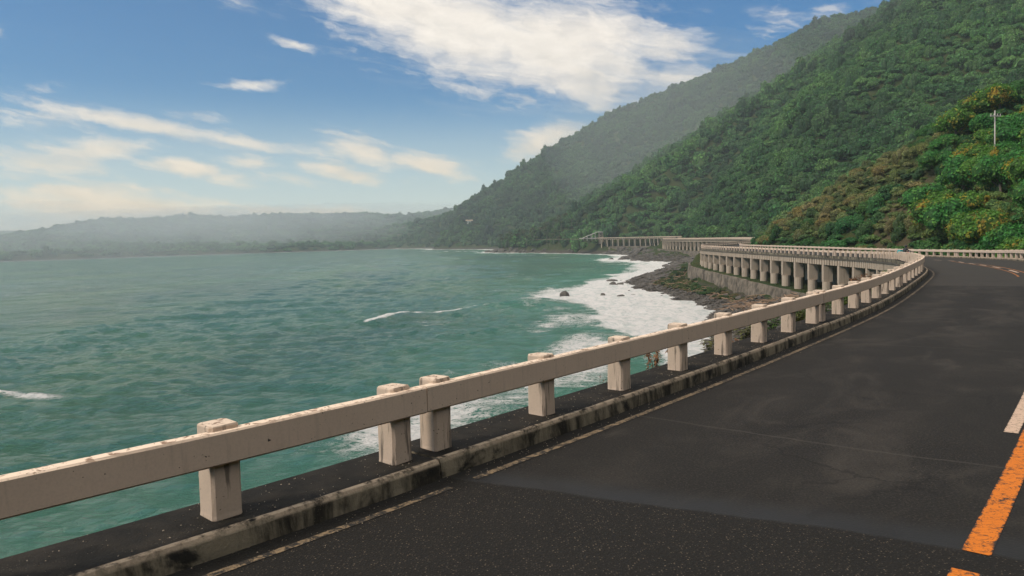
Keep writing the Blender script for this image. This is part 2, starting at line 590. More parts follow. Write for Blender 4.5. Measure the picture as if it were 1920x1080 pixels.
def asphalt_nodes(t):
    """shared by the road and the worn paint: colour, height, roughness"""
    co = t.pos()
    s, q = t.attr('s')[2], t.attr('q')[2]
    big = t.noise(co, 0.55, 5, 0.6)
    sm = t.noise(t.scalev(co, (1.0, 1.0, 1.0)), 1.7, 6, 0.62, 0.8)
    nearb = t.math('ADD', t.math('MULTIPLY', q, 0.24), t.math('MULTIPLY', t.math('SUBTRACT', t.noise(co, 0.8, 4), 0.5), 0.35))
    ds = t.math('SUBTRACT', s, nearb)                 # 0 at the sealed joint
    coarse = t.ss(ds, 0.06, -0.06)
    seal = t.math('MULTIPLY', t.ss(ds, -0.04, 0.03), t.ss(ds, 0.55, 0.10))
    far = t.ss(s, 26.9, 27.1)
    ag = t.voro(co, 60)
    agc = t.voro(co, 60, out=1)
    r = t.sep(agc)
    pick = t.math('MULTIPLY', t.ss(ag, 0.42, 0.20), t.ss(r[0], 0.45, 0.85))
    col = t.mix(sm, (0.0055, 0.0053, 0.0047), (0.0140, 0.0130, 0.0113))
    # wide dry smears dragged along by tyres
    sme = t.noise(t.comb(t.math('MULTIPLY', s, 0.55), t.math('MULTIPLY', q, 1.0), 0.0), 1.0, 6, 0.62, 1.1)
    col = t.mix(t.ss(sme, 0.46, 0.74, 0, 0.7), col, (0.048, 0.0425, 0.036))
    col = t.mix(t.ss(big, 0.55, 0.75, 0, 0.5), col, (0.009, 0.009, 0.009))
    ccol = t.mix(sm, (0.0065, 0.006, 0.0052), (0.012, 0.0108, 0.009))
    gr = t.noise(co, 48, 5, 0.8)
    pol = t.math('MAXIMUM', t.ss(t.math('ABSOLUTE', t.math('SUBTRACT', q, 1.55)), 0.5, 0.1), t.ss(t.math('ABSOLUTE', t.math('SUBTRACT', q, 3.1)), 0.5, 0.1))
    col = t.mix(t.math('MULTIPLY', pol, t.ss(t.noise(co, 0.9, 5, 0.65, 0.6), 0.40, 0.66, 0, 0.45)), col, (0.034, 0.030, 0.0255))
    col = t.mix(t.ss(gr, 0.46, 0.72, 0, 0.75), col, (0.052, 0.045, 0.037))
    col = t.mix(t.ss(gr, 0.52, 0.30, 0, 0.8), col, (0.004, 0.0038, 0.0034))
    col = t.mix(coarse, col, ccol)
    col = t.mix(t.math('MULTIPLY', seal, t.ss(sm, 0.3, 0.6, 0.35, 0.95)), col, (0.017, 0.0175, 0.018))
    col = t.mix(far, col, t.mix(sm, (0.024, 0.0225, 0.020), (0.042, 0.038, 0.033)))
    lvl = t.math('ADD', 0.32, t.math('MULTIPLY', coarse, 0.75))
    pk = t.math('MULTIPLY', pick, lvl)
    pk = t.math('MULTIPLY', pk, t.math('SUBTRACT', 1.0, t.math('MULTIPLY', seal, 0.9)))
    stone = t.mix(t.math('POWER', r[1], 2.5), (0.030, 0.025, 0.020), (0.17, 0.135, 0.10))
    col = t.mix(pk, col, stone)
    # lines where the strips of asphalt meet
    jl = t.math('ABSOLUTE', t.math('SUBTRACT', t.math('MODULO', t.math('ADD', s, t.math('MULTIPLY', t.math('SUBTRACT', big, 0.5), 0.3)), 7.3), 3.0))
    col = t.mix(t.ss(jl, 0.03, 0.01, 0, 0.22), col, (0.09, 0.082, 0.072))
    cw = t.vmath('ADD', co, t.scalev(t.noise(co, 1.8, 4, 0.6, out=1), (0.9, 0.9, 0.0)))
    ce = t.voro(cw, 0.42, 'DISTANCE_TO_EDGE')
    col = t.mix(t.math('MULTIPLY', t.ss(ce, 0.010, 0.004), t.ss(t.noise(co, 0.5, 3), 0.48, 0.60, 0, 0.45)), col, (0.003, 0.0028, 0.0025))
    # loose grit lies pale in the gutter, wet dirt keeps it dark
    gut = t.ss(t.math('ADD', q, t.math('MULTIPLY', t.math('SUBTRACT', sm, 0.5), 0.2)), 0.62, 0.46)
    col = t.mix(t.math('MULTIPLY', gut, 0.75), col, (0.0115, 0.0110, 0.0095))
    sp = t.math('MULTIPLY', t.ss(t.voro(co, 23), 0.07, 0.04), t.ss(t.sep(t.voro(co, 23, out=1))[2], 0.55, 0.75))
    col = t.mix(t.math('MULTIPLY', sp, 0.35), col, (0.14, 0.115, 0.09))
    h = t.math('ADD', t.math('MULTIPLY', t.math('SUBTRACT', 1.0, ag), t.math('ADD', 0.25, t.math('MULTIPLY', coarse, 0.8))), t.math('MULTIPLY', sm, 0.5))
    rough = t.math('SUBTRACT', 0.88, t.math('MULTIPLY', seal, 0.28))
    return col, h, rough


def m_asphalt(t, p):
    col, h, rough = asphalt_nodes(t)
    t.l.new(col, p.inputs['Base Color'])
    t.l.new(rough, p.inputs['Roughness'])
    p.inputs['Specular IOR Level'].default_value = 0.3
    t.l.new(t.bump(h, 0.55, 0.008), p.inputs['Normal'])


material('asphalt', m_asphalt)


def m_paint(c0, c1, worn, lo=0.44, hi=0.56):
    def fn(t, p):
        co = t.pos()
        n = t.noise(co, 16, 6, 0.7, 0.8)
        n2 = t.noise(co, 2.0, 4, 0.6)
        col = t.mix(n2, c0, c1)
        ag = t.voro(co, 95)
        col = t.mix(t.ss(ag, 0.30, 0.15, 0, 0.25), col, (0.08, 0.06, 0.04))
        # cracks across the line
        cr = t.noise(t.scalev(co, (2.6, 5.2, 1.0)), 3.4, 3, 0.5, 0.5)
        crk = t.ss(t.math('ABSOLUTE', t.math('SUBTRACT', cr, 0.5)), 0.012, 0.004, 0, 0.9)
        k = t.math('ADD', t.math('MULTIPLY', n, 0.7), t.math('MULTIPLY', n2, 0.3))
        k = t.math('SUBTRACT', k, worn)
        # the edges of the paint go first
        e = t.attr('edge')[2]
        k = t.math('ADD', k, t.math('MULTIPLY', t.ss(e, 0.75, 1.0), 0.10))
        bare = t.math('MAXIMUM', t.ss(k, lo, hi), crk)
        col = t.mix(bare, col, (0.018, 0.0165, 0.0145))
        t.l.new(col, p.inputs['Base Color'])
        p.inputs['Roughness'].default_value = 0.8
        t.l.new(t.bump(t.math('SUBTRACT', n, bare), 0.4, 0.004), p.inputs['Normal'])
    return fn


material('paint_white_worn', m_paint((0.21, 0.145, 0.08), (0.33, 0.245, 0.15), 0.0, 0.44, 0.56))
material('paint_white', m_paint((0.52, 0.37, 0.27), (0.62, 0.46, 0.35), 0.10))
material('paint_orange_faded', m_paint((0.34, 0.11, 0.014), (0.48, 0.17, 0.022), 0.02, 0.44, 0.58))
material('paint_orange', m_paint((0.56, 0.145, 0.004), (0.70, 0.195, 0.006), 0.07))


def m_viaduct(t, p):
    co = t.pos()
    n = t.noise(co, 0.8, 6, 0.65)
    st = t.noise(t.scalev(co, (2.2, 2.2, 0.3)), 1.0, 6, 0.65)
    fine = t.noise(co, 12, 4, 0.6)
    col = t.mix(n, (0.34, 0.27, 0.205), (0.47, 0.385, 0.30))
    col = t.mix(t.ss(st, 0.50, 0.72, 0, 0.8), col, (0.14, 0.115, 0.085))
    col = t.mix(t.ss(fine, 0.55, 0.8, 0, 0.4), col, (0.20, 0.165, 0.125))
    t.l.new(col, p.inputs['Base Color'])
    p.inputs['Roughness'].default_value = 0.9
    t.l.new(t.bump(fine, 0.3, 0.03), p.inputs['Normal'])


material('viaduct_concrete', m_viaduct)


def m_slab(t, p):
    co = t.pos()
    n = t.noise(co, 1.2, 6, 0.65)
    st = t.noise(t.scalev(co, (3.0, 3.0, 0.5)), 1.0, 6, 0.65)
    col = t.mix(n, (0.055, 0.047, 0.037), (0.11, 0.092, 0.070))
    col = t.mix(t.ss(st, 0.5, 0.7, 0, 0.7), col, (0.05, 0.044, 0.036))
    t.l.new(col, p.inputs['Base Color'])
    p.inputs['Roughness'].default_value = 0.92


material('slab_concrete', m_slab)


def m_seawall(t, p):
    co = t.pos()
    n = t.noise(co, 0.7, 7, 0.68, 0.4)
    st = t.noise(t.scalev(co, (1.6, 1.6, 0.35)), 1.0, 6, 0.65)
    col = t.mix(t.ss(n, 0.35, 0.65), (0.060, 0.050, 0.038), (0.20, 0.165, 0.125))
    col = t.mix(t.ss(st, 0.52, 0.70, 0, 0.85), col, (0.05, 0.046, 0.036))
    t.l.new(col, p.inputs['Base Color'])
    p.inputs['Roughness'].default_value = 0.95
    t.l.new(t.bump(n, 0.6, 0.15), p.inputs['Normal'])


material('seawall_concrete', m_seawall)


def m_ground(t, p):
    co = t.pos()
    z = t.sep(co)[2]
    soil = t.attr('soil')[2]
    n = t.noise(co, 0.09, 6, 0.65)
    f = t.noise(co, 1.1, 6, 0.7)
    f2 = t.noise(co, 5.0, 5, 0.7)
    g = t.mix(t.ss(n, 0.35, 0.65), (0.020, 0.044, 0.012), (0.048, 0.060, 0.018))
    g = t.mix(t.ss(f, 0.45, 0.7, 0, 0.7), g, (0.06, 0.047, 0.024))
    e = t.mix(f, (0.055, 0.048, 0.026), (0.110, 0.088, 0.050))
    col = t.mix(soil, g, e)
    # grey boulders and shingle low on the shore
    b = t.mix(t.ss(f2, 0.35, 0.7), (0.036, 0.032, 0.027), (0.100, 0.088, 0.072))
    col = t.mix(t.ss(t.math('ADD', z, t.math('MULTIPLY', f, 1.2)), -6.0, -7.0), col, b)
    t.l.new(col, p.inputs['Base Color'])
    p.inputs['Roughness'].default_value = 0.95
    p.inputs['Specular IOR Level'].default_value = 0.15
    t.l.new(t.bump(t.math('ADD', f, t.math('MULTIPLY', f2, 0.5)), 0.7, 0.5), p.inputs['Normal'])


material('ground', m_ground)


def m_rock(t, p):
    co = t.objco()
    wp = t.pos()
    n = t.noise(wp, 2.5, 6, 0.65)
    col = t.mix(n, (0.034, 0.030, 0.026), (0.115, 0.100, 0.083))
    t.l.new(col, p.inputs['Base Color'])
    p.inputs['Roughness'].default_value = 0.62
    t.l.new(t.bump(n, 0.6, 0.1), p.inputs['Normal'])


material('rock', m_rock)


def m_sea(t, p):
    co = t.pos()
    foam = t.attr('foam')[2]
    shal = t.attr('shallow')[2]
    x, y, z = t.sep(co)
    dist = t.math('SQRT', t.math('ADD', t.math('MULTIPLY', x, x), t.math('MULTIPLY', y, y)))
    big = t.noise(t.scalev(co, (1.0, 0.45, 1.0)), 0.022, 5, 0.6, 0.6)
    mid = t.noise(t.scalev(co, (1.0, 1.0, 1.0)), 0.11, 5, 0.6, 0.5)
    deep = t.mix(t.ss(big, 0.36, 0.66), (0.052, 0.148, 0.116), (0.090, 0.205, 0.114))
    deep = t.mix(t.ss(mid, 0.50, 0.72, 0, 0.2), deep, (0.042, 0.110, 0.098))
    col = t.mix(shal, deep, (0.085, 0.270, 0.195))
    # foam: torn lace where it thins out
    l1 = t.noise(t.scalev(co, (0.55, 1.0, 1.0)), 0.42, 8, 0.68, 1.4)
    l2 = t.noise(t.scalev(co, (0.7, 1.0, 1.0)), 1.9, 7, 0.7, 1.2)
    rid = t.math('SUBTRACT', 1.0, t.math('MULTIPLY', t.math('ABSOLUTE', t.math('SUBTRACT', l2, 0.5)), 5.0))
    k = t.math('ADD', t.math('MULTIPLY', l1, 0.62), t.math('MULTIPLY', rid, 0.30))
    th = t.math('SUBTRACT', 1.02, t.math('MULTIPLY', foam, 1.02))
    cov = t.ss(t.math('SUBTRACT', k, th), -0.08, 0.12)
    cov = t.math('MULTIPLY', cov, t.ss(foam, 0.02, 0.12))
    # tiny whitecaps, whose white also paints in the sparkle of light on the water
    wc = t.noise(t.scalev(co, (0.5, 1.0, 1.0)), 1.5, 8, 0.74, 0.8)
    wpatch = t.noise(co, 0.035, 3)
    cap = t.math('MULTIPLY', t.ss(wc, 0.65, 0.74), t.ss(wpatch, 0.46, 0.64, 0, 0.7))
    cov = t.math('MAXIMUM', cov, cap)
    fsh = t.noise(t.scalev(co, (0.9, 0.35, 1.0)), 0.8, 7, 0.7, 1.0)
    fcol = t.mix(t.ss(fsh, 0.36, 0.56), (0.66, 0.71, 0.69), (0.92, 0.91, 0.89))
    col = t.mix(cov, col, fcol)
    t.l.new(col, p.inputs['Base Color'])
    r = t.math('ADD', 0.10, t.math('MULTIPLY', cov, 0.7))
    t.l.new(r, p.inputs['Roughness'])
    p.inputs['IOR'].default_value = 1.33
    w1 = t.noise(t.scalev(co, (0.55, 1.35, 1.0)), 2.0, 8, 0.68, 0.4)
    w2 = t.noise(t.scalev(co, (0.7, 1.5, 1.0)), 0.42, 6, 0.62, 0.4)
    h = t.math('ADD', t.math('MULTIPLY', w1, 1.2), t.math('MULTIPLY', w2, 1.1))
    h = t.math('ADD', h, t.math('MULTIPLY', cov, 0.12))
    t.l.new(t.bump(h, 0.9, 1.0), p.inputs['Normal'])


material('sea_water', m_sea)


def m_leaf(t, p, dark=False):
    tint = t.attr('tint', 'INSTANCER')
    au = t.attr('autumn', 'INSTANCER')[2]
    co = t.objco()
    n = t.noise(co, 1.6, 3, 0.6)
    lv = t.attr('leaf')[2]
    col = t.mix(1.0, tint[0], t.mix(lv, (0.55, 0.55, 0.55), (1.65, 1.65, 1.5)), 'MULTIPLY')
    dry = t.mix(t.ss(lv, 0.2, 0.8), (0.34, 0.16, 0.022), (0.46, 0.31, 0.035))
    col = t.mix(t.math('MULTIPLY', au, t.ss(t.math('ADD', n, t.math('MULTIPLY', lv, 0.12)), 0.56, 0.68)), col, dry)
    n_ = t.n
    n_.remove(p)
    di = t.node('ShaderNodeBsdfPrincipled')
    t.l.new(col, di.inputs['Base Color'])
    di.inputs['Roughness'].default_value = 0.6
    di.inputs['Specular IOR Level'].default_value = 0.25
    tr = t.node('ShaderNodeBsdfTranslucent')
    t.l.new(t.mix(1.0, col, (1.1, 1.2, 0.6), 'MULTIPLY'), tr.inputs['Color'])
    mx = t.node('ShaderNodeMixShader')
    mx.inputs[0].default_value = 0.28
    t.l.new(di.outputs[0], mx.inputs[1])
    t.l.new(tr.outputs[0], mx.inputs[2])
    t.l.new(mx.outputs[0], n_['Material Output'].inputs['Surface'])


material('leaves', m_leaf)


def simple(c0, c1, scale=6.0, rough=0.8, bump=0.3, metal=0.0):
    def fn(t, p):
        co = t.objco()
        n = t.noise(co, scale, 5, 0.62)
        t.l.new(t.mix(n, c0, c1), p.inputs['Base Color'])
        p.inputs['Roughness'].default_value = rough
        p.inputs['Metallic'].default_value = metal
        if bump:
            t.l.new(t.bump(n, bump, 0.02), p.inputs['Normal'])
    return fn


material('bark', simple((0.09, 0.07, 0.05), (0.22, 0.18, 0.14), 7))
material('palm_bark', simple((0.10, 0.085, 0.07), (0.20, 0.175, 0.15), 7))
material('pole_wood', simple((0.34, 0.31, 0.28), (0.50, 0.47, 0.43), 9))
material('wire_black', simple((0.02, 0.02, 0.02), (0.04, 0.04, 0.04), 9, 0.6, 0))
material('driftwood', simple((0.16, 0.095, 0.055), (0.44, 0.30, 0.20), 0.7, 0.9))
material('dry_leaf', simple((0.10, 0.042, 0.018), (0.26, 0.12, 0.045), 9, 0.8, 0))
material('grass_blade', simple((0.05, 0.075, 0.012), (0.16, 0.15, 0.030), 2.0, 0.7, 0))
material('fresh_leaf', simple((0.030, 0.085, 0.012), (0.085, 0.16, 0.025), 3.0, 0.55, 0))
material('grit', simple((0.16, 0.125, 0.09), (0.46, 0.39, 0.31), 40, 0.9, 0))
material('white_wall', simple((0.55, 0.51, 0.46), (0.74, 0.70, 0.64), 1.2))
material('tower_concrete', simple((0.30, 0.22, 0.16), (0.46, 0.35, 0.26), 1.2))
material('roof_tile', simple((0.55, 0.50, 0.46), (0.70, 0.66, 0.60), 2.0))
material('dark_opening', simple((0.02, 0.02, 0.022), (0.04, 0.04, 0.04), 3.0, 0.3, 0))
material('red_paint', simple((0.40, 0.02, 0.018), (0.52, 0.03, 0.025), 3, 0.35, 0))
material('black_rubber', simple((0.012, 0.012, 0.012), (0.03, 0.03, 0.03), 9, 0.8, 0))
material('steel', simple((0.35, 0.35, 0.36), (0.5, 0.5, 0.5), 9, 0.35, 0, 1.0))
material('cloth_dark', simple((0.016, 0.018, 0.022), (0.035, 0.037, 0.042), 12, 0.9))
material('cloth_teal', simple((0.05, 0.30, 0.32), (0.08, 0.40, 0.42), 12, 0.9))
material('cloth_jeans', simple((0.03, 0.045, 0.075), (0.05, 0.07, 0.11), 12, 0.9))
material('skin', simple((0.26, 0.145, 0.09), (0.32, 0.18, 0.115), 12, 0.6, 0))
material('hair', simple((0.012, 0.010, 0.009), (0.022, 0.018, 0.015), 20, 0.6, 0))
material('helmet', simple((0.015, 0.015, 0.018), (0.03, 0.03, 0.034), 12, 0.25, 0))


# ------------------------------------------------------------------ terrain
COAST = np.array([(-26, -12), (-6.5, 9.5), (1, 18.5), (8, 32), (13, 50), (17, 66), (19.5, 78.3), (24, 92), (30.2, 111.2), (31.8, 131), (31, 152), (28.6, 170), (30.5, 195.7),
                  (37.4, 217.7), (52.8, 258), (68, 315), (74.6, 333.6), (72.7, 343.8), (65.7, 359), (63, 381), (57.2, 398), (66, 430), (76.6, 454), (78, 490), (72.5, 530), (52.5, 604.7),
                  (20.3, 682), (-9.5, 730), (-20, 765), (-4, 850), (-12.5, 966), (-28.9, 1061), (-82.7, 1181), (-123, 1235), (-135, 1300), (-115, 1400), (-156, 1481), (-262, 1683), (-350, 1560),
                  (-489, 1497), (-630, 1342), (-686, 1205), (-781, 1142), (-1100, 1000), (-2600, 700)], float)
COAST_POLY = np.r_[COAST, [(-2600, 6000), (6000, 6000), (6000, -200), (-26, -200)]]


def on_land(P):
    x, y = P[:, 0], P[:, 1]
    inside = np.zeros(len(P), bool)
    n = len(COAST_POLY)
    for i in range(n):
        (x0, y0), (x1, y1) = COAST_POLY[i], COAST_POLY[(i + 1) % n]
        if y0 == y1:
            continue
        c = ((y0 > y) != (y1 > y)) & (x < (x1 - x0) * (y - y0) / (y1 - y0) + x0)
        inside ^= c
    return inside


SP_C = [(-250, 1650, -6), (-207, 1640, 24), (-134, 1620, 58), (-63, 1600, 98), (6, 1580, 134), (51, 1560, 164), (117, 1540, 196), (159, 1520, 218), (203, 1500, 242), (244, 1480, 260), (297, 1450, 275),
        (355, 1420, 295), (400, 1400, 308), (462, 1380, 334), (511, 1360, 352), (544, 1340, 367), (588, 1320, 374), (641, 1300, 380), (776, 1300, 384), (1045, 1300, 386), (1500, 1300, 386)]
SP_B = [(76, 600, 0), (125, 700, 52), (194, 780, 104), (265, 840, 143), (343, 890, 185), (405, 910, 222), (443, 900, 250), (434, 800, 251), (408, 680, 236), (376, 560, 214), (350, 450, 192), (400, 330, 185), (520, 200, 190)]
SP_D = [(-112, 1125, -12), (-101, 1122, 6), (-85, 1112, 14), (-52, 1100, 17), (-21, 1100, 8), (60, 1095, 12), (160, 1120, 40)]
SP_F = [(-2300, 1700, 25), (-1600, 1850, 30), (-1376, 1900, 34), (-1294, 1900, 41), (-1244, 1950, 51), (-1164, 2000, 77), (-1105, 2050, 88), (-984, 2100, 90), (-917, 2150, 97), (-815, 2200, 90), (-718, 2250, 98),
        (-592, 2300, 98), (-450, 2300, 94), (-321, 2300, 88), (-91, 2300, 114), (200, 2300, 130)]
SP_F2 = [(-620, 1900, -4), (-538, 1900, 9), (-456, 1900, 22), (-347, 1900, 39), (-286, 1900, 47), (-211, 1900, 62), (-80, 1900, 90)]
RD = ROAD[::12]
RDX = np.stack([RD[:, 2], RS[::12]], 1)


def tent(P, sp, k, seed, amp=14.0):
    """mountain falling away on both sides of a crest line"""
    sp = np.array(sp, float)
    n = fbm(P[:, 0] / 95, P[:, 1] / 95, 4, seed) - 0.5
    n2 = fbm(P[:, 0] / 30, P[:, 1] / 30, 3, seed + 5) - 0.5
    best = np.full(len(P), -1e9)
    w = np.zeros(len(P))
    for i in range(len(sp) - 1):
        a, b = sp[i], sp[i + 1]
        d = b - a
        t = np.clip(((P - a[:2]) @ d[:2]) / (d[:2] @ d[:2]), 0, 1)
        dd = np.linalg.norm(P - (a[:2] + t[:, None] * d[:2]), axis=1)
        v = a[2] + t * d[2] - k * dd * (1 + 0.22 * n)
        m = v > best
        best[m] = v[m]
        w[m] = np.clip(dd[m] / 90, 0, 1)
    return best + (n * amp * 2.2 + n2 * amp * 0.6) * w


def bench_level(s):
    """level of the ground that the viaduct piers stand on"""
    y = np.interp(s, RS, ROAD[:, 1])
    return np.interp(y, [50, 62, 78, 97, 130, 165, 180, 260, 300, 420, 480, 560, 640], [-2.5, -4.2, -5.6, -5.8, -5.1, -4.5, -3.5, -4.0, -4.7, -4.7, -4.3, -4.3, -4.0])


def vmask(s):
    a = sstep(s, SV0 - 6, SV0 + 4) * (1 - sstep(s, SV1 + 3, SV1 + 12))
    b = sstep(s, SW0 - 14, SW0 - 4) * (1 - sstep(s, SW1 + 2, SW1 + 12))
    c = sstep(s, SX0 - 6, SX0) * (1 - sstep(s, SX1 - 2, SX1 + 6))
    return np.clip(a + b + c, 0, 1)


def height(P):
    P = np.asarray(P, float)
    x, y = P[:, 0], P[:, 1]
    dr, side, ex = poly_dist(P, RD[:, :2], RDX)
    q = dr * side
    zr, s = ex[:, 0], ex[:, 1]
    dc, _, _ = poly_dist(P, COAST)
    d = dc * np.where(on_land(P), 1, -1)
    d = d + (fbm(x / 6, y / 6, 3, 3) - 0.5) * 5.0 * sstep(y, 60, 90)
    beach = SEA + np.where(d > 0, np.minimum(0.31 * d, 3.0 + 0.05 * d), 0.35 * d) + (fbm(x / 2.5, y / 2.5, 3, 8) - 0.5) * 0.8
    vm = vmask(s)
    bench = bench_level(s) * vm + (zr - 0.55) * (1 - vm)
    onroad = sstep(y, 640, 600)
    # seaward bank of the road where it is not a viaduct
    bank = np.minimum(zr - 0.6, zr - 0.6 - 0.9 * (-q - 0.4))
    bank = np.where(q > -0.4, zr - 0.6, bank)
    left = np.maximum(beach, bank * (1 - vm) + np.minimum(bench, np.where(q > -2.3, bench, -30)) * vm)
    # inland slope
    gul = fbm(s / 26, q / 60, 3, 21) - 0.5
    di = np.maximum(q - 11.2, 0)
    prof = np.where(di < 22, 0.72 * di, 15.84 + 0.47 * (di - 22))
    prof = prof * (1 + 0.45 * gul * sstep(di, 4, 30))
    inl = zr - 0.35 + prof
    inl = np.minimum(inl, bench + 1.15 * np.maximum(q - 9.0, 0))
    inl = np.where(y > 560, np.minimum(inl, 4 + 0.35 * di), inl)
    inl = np.minimum(inl, zr + 26 + (gul * 14))
    near = np.where(q > 0, np.maximum(bench, inl), left)
    far = np.maximum(beach, -30)
    base = near * onroad + np.maximum(beach, np.minimum(SEA + 0.5 * d, -1 + 0.02 * d)) * (1 - onroad)
    T = base
    for sp, k, seed, amp in ((SP_B, 0.62, 31, 16), (SP_C, 0.60, 41, 20), (SP_D, 0.85, 51, 5), (SP_F, 0.20, 61, 14), (SP_F2, 0.40, 71, 8)):
        T = np.maximum(T, tent(P, sp, k, seed, amp))
    # never fill the sea, the road corridor or the view along the viaducts
    T = np.minimum(T, SEA + np.where(d > 0, 1.05 * d, 0.35 * d) + 0.6 * (d > 0))
    cap = bench + np.where(q > 0, 1.15 * np.maximum(q - 9.2, 0), 0.0)
    cap = np.where((q > -60) & (y < 640), cap, 1e6)
    cap = np.where(q <= 0, np.maximum(np.where(q > -2.3, bench, -30), beach), cap)
    cap = np.where((q < 0) & (vm < 0.5), np.maximum(cap, left), cap)
    T = np.where((y < 640) & (q < 220), np.minimum(T, cap), T)
    return T


def grow(a, b, n, first=None):
    t = np.linspace(0, 1, n) ** 1.0
    return a + (b - a) * t


GX = np.unique(np.r_[np.linspace(-2600, -220, 80), np.linspace(-220, 0, 28), np.arange(0, 150, 2.0), np.arange(150, 320, 6.0), np.linspace(320, 1400, 70)])
GY = np.unique(np.r_[np.arange(-40, 50, 4.0), np.arange(50, 240, 2.0), np.arange(240, 620, 4.0), np.linspace(620, 1720, 90), np.linspace(1720, 2800, 30)])
XX, YY = np.meshgrid(GX, GY)
PT = np.stack([XX.ravel(), YY.ravel()], 1)
HT = height(PT)


def grid_faces(nx, ny, keep=None):
    i = np.arange(nx - 1)[None, :] + (np.arange(ny - 1) * nx)[:, None]
    i = i.ravel()
    f = np.stack([i, i + 1, i + nx + 1, i + nx], 1)
    return f if keep is None else f[keep]


F_ = grid_faces(len(GX), len(GY))
keep = HT[F_].max(1) > SEA - 4
me = np_mesh('hillside', np.c_[PT, HT], F_[keep], 'ground', True)


def soil_amount(P):
    d1, _, _ = poly_dist(P, np.array([(46, 94), (56, 106), (65, 120)], float))
    a = 1 - sstep(d1 + 7 * (fbm(P[:, 0] / 6, P[:, 1] / 6, 3, 91) - 0.5), 2.5, 6)
    d2, _, _ = poly_dist(P, np.array([(75, 150), (88, 168)], float))
    a = np.maximum(a, 0.7 * (1 - sstep(d2, 3, 8)))
    return a


at = me.attributes.new('soil', 'FLOAT', 'POINT')
at.data.foreach_set('value', soil_amount(PT).astype(np.float32))
tag(mesh_obj('hillside', me), 'steep green and brown hillside rising above the coast road', kind='structure')

# ------------------------------------------------------------------ the sea
def graded(a, b, d0, k):
    """coordinates from a to b, spacing d0 at first, then growing with the distance"""
    o = [a]
    while o[-1] < b:
        o.append(o[-1] + max(d0, k * o[-1]))
    return np.array(o)


SXs = np.unique(np.r_[-graded(66, 3600, 0.66, 0.035), np.arange(-66, 80, 0.66), graded(80, 170, 0.66, 0.03)])
SYs = np.unique(np.r_[np.linspace(-60, 30, 16), graded(30, 1990, 0.6, 0.006)])
XX, YY = np.meshgrid(SXs, SYs)
PS = np.stack([XX.ravel(), YY.ravel()], 1)
dx = np.gradient(SXs)[None, :] * np.ones_like(YY)
dy = np.gradient(SYs)[:, None] * np.ones_like(XX)
sp_ = np.maximum(dx, dy).ravel()
dcs, _, _ = poly_dist(PS, COAST)
dsea = dcs * np.where(on_land(PS), -1, 1)          # metres off shore
zs = np.zeros(len(PS))
wr = random.Random(5)
for i in range(46):
    lam = 1.45 * (1.075 ** i)
    a = wr.gauss(-1.95, 0.6)              # running in towards the shore
    k = 2 * PI / lam
    amp = 0.025 * lam ** 0.30
    ph = wr.uniform(0, 2 * PI)
    fade = np.clip((lam / sp_ - 2.0) / 1.2, 0, 1)
    w = k * (math.cos(a) * PS[:, 0] + math.sin(a) * PS[:, 1]) + ph + 1.3 * (fbm(PS[:, 0] / (lam * 4), PS[:, 1] / (lam * 4), 2, i) - 0.5) * 3
    zs += amp * fade * (1 - np.abs(np.sin(w / 2)) * 1.6)
zs *= 0.55 + 0.45 * sstep(dsea, 4, 40)
foam = np.zeros(len(PS))
# surf: distance off shore, wide before the boulder beach
yy = PS[:, 1]
wid = np.interp(yy, [20, 45, 60, 80, 100, 125, 150, 180, 210, 250, 300, 340, 400, 440, 500, 560, 700, 760, 900, 1200, 1700],
                [0.5, 1, 2, 7, 19, 25, 22, 17, 12, 10, 11, 16, 9, 12, 9, 8, 10, 14, 10, 14, 24])
nz = fbm(PS[:, 0] / 9, PS[:, 1] / 14, 4, 77)
wn = wid * (0.55 + 0.9 * nz)
foam = np.maximum(foam, 1.05 - sstep(dsea, wn * 0.55, wn * 1.15))
# lace beyond the solid white
foam = np.maximum(foam, 0.56 * (1 - sstep(dsea, wn * 0.9, wn * 2.1)) * (0.5 + nz))


def crest(pts, h, wl, fm, back=1.0):
    """a swell about to break: raises the water and lays a foam line on its crest"""
    global zs, foam
    d, sd, ex = poly_dist(PS, np.array(pts, float)[:, :2], np.array(pts, float)[:, 2:3])
    amp = ex[:, 0]
    zs += h * amp * np.exp(-(d / wl) ** 2)
    if fm > 0:
        nn = fbm(PS[:, 0] / 3, PS[:, 1] / 3, 3, 13)
        dd = d + (nn - 0.5) * 1.6
        foam = np.maximum(foam, fm * amp * (1 - sstep(dd, 0.2, 1.6)))
        foam = np.maximum(foam, 0.5 * fm * amp * (1 - sstep(dd, 1.0, 6.0)) * (sd > 0))


crest([(-22, 109, .2), (-21.4, 109.7, 1), (-16.9, 116.9, 1), (-13, 121, .8), (-9.9, 124.7, .8), (-3.8, 130.9, .55), (2, 134.6, .2), (8, 139, .0)], 0.75, 4.5, 0.74)
crest([(-3.8, 131, .3), (2, 134.6, 1.0), (8, 138, .7), (13, 141, 0)], 1.0, 4.0, 0.0)
crest([(-47, 62.5, 1), (-42.7, 61.4, 1), (-38, 59.6, .9), (-34.8, 58.5, .6), (-30, 57.5, .2)], 0.30, 2.0, 0.62)
crest([(44, 318, 0), (50, 300, .8), (47, 280, 1), (42, 268, .6), (36, 255, 0)], 1.5, 5.0, 0.5)
crest([(-235, 1360, .6), (-215, 1330, 1), (-190, 1300, .5)], 0.5, 12, 0.9)
crest([(-150, 1090, .3), (-110, 980, 1), (-60, 880, 1), (-24, 800, 1)], 0.4, 8, 1.0)
crest([(-90, 900, .0), (-84, 860, .8), (-78, 838, .4)], 1.2, 9, 0.7)
crest([(10, 104, .4), (14, 101, .6), (20, 100, .7)], 0.25, 2, 0.75)
crest([(2, 92, .2), (8, 90, .7), (13, 92, .6)], 0.2, 2, 0.6)
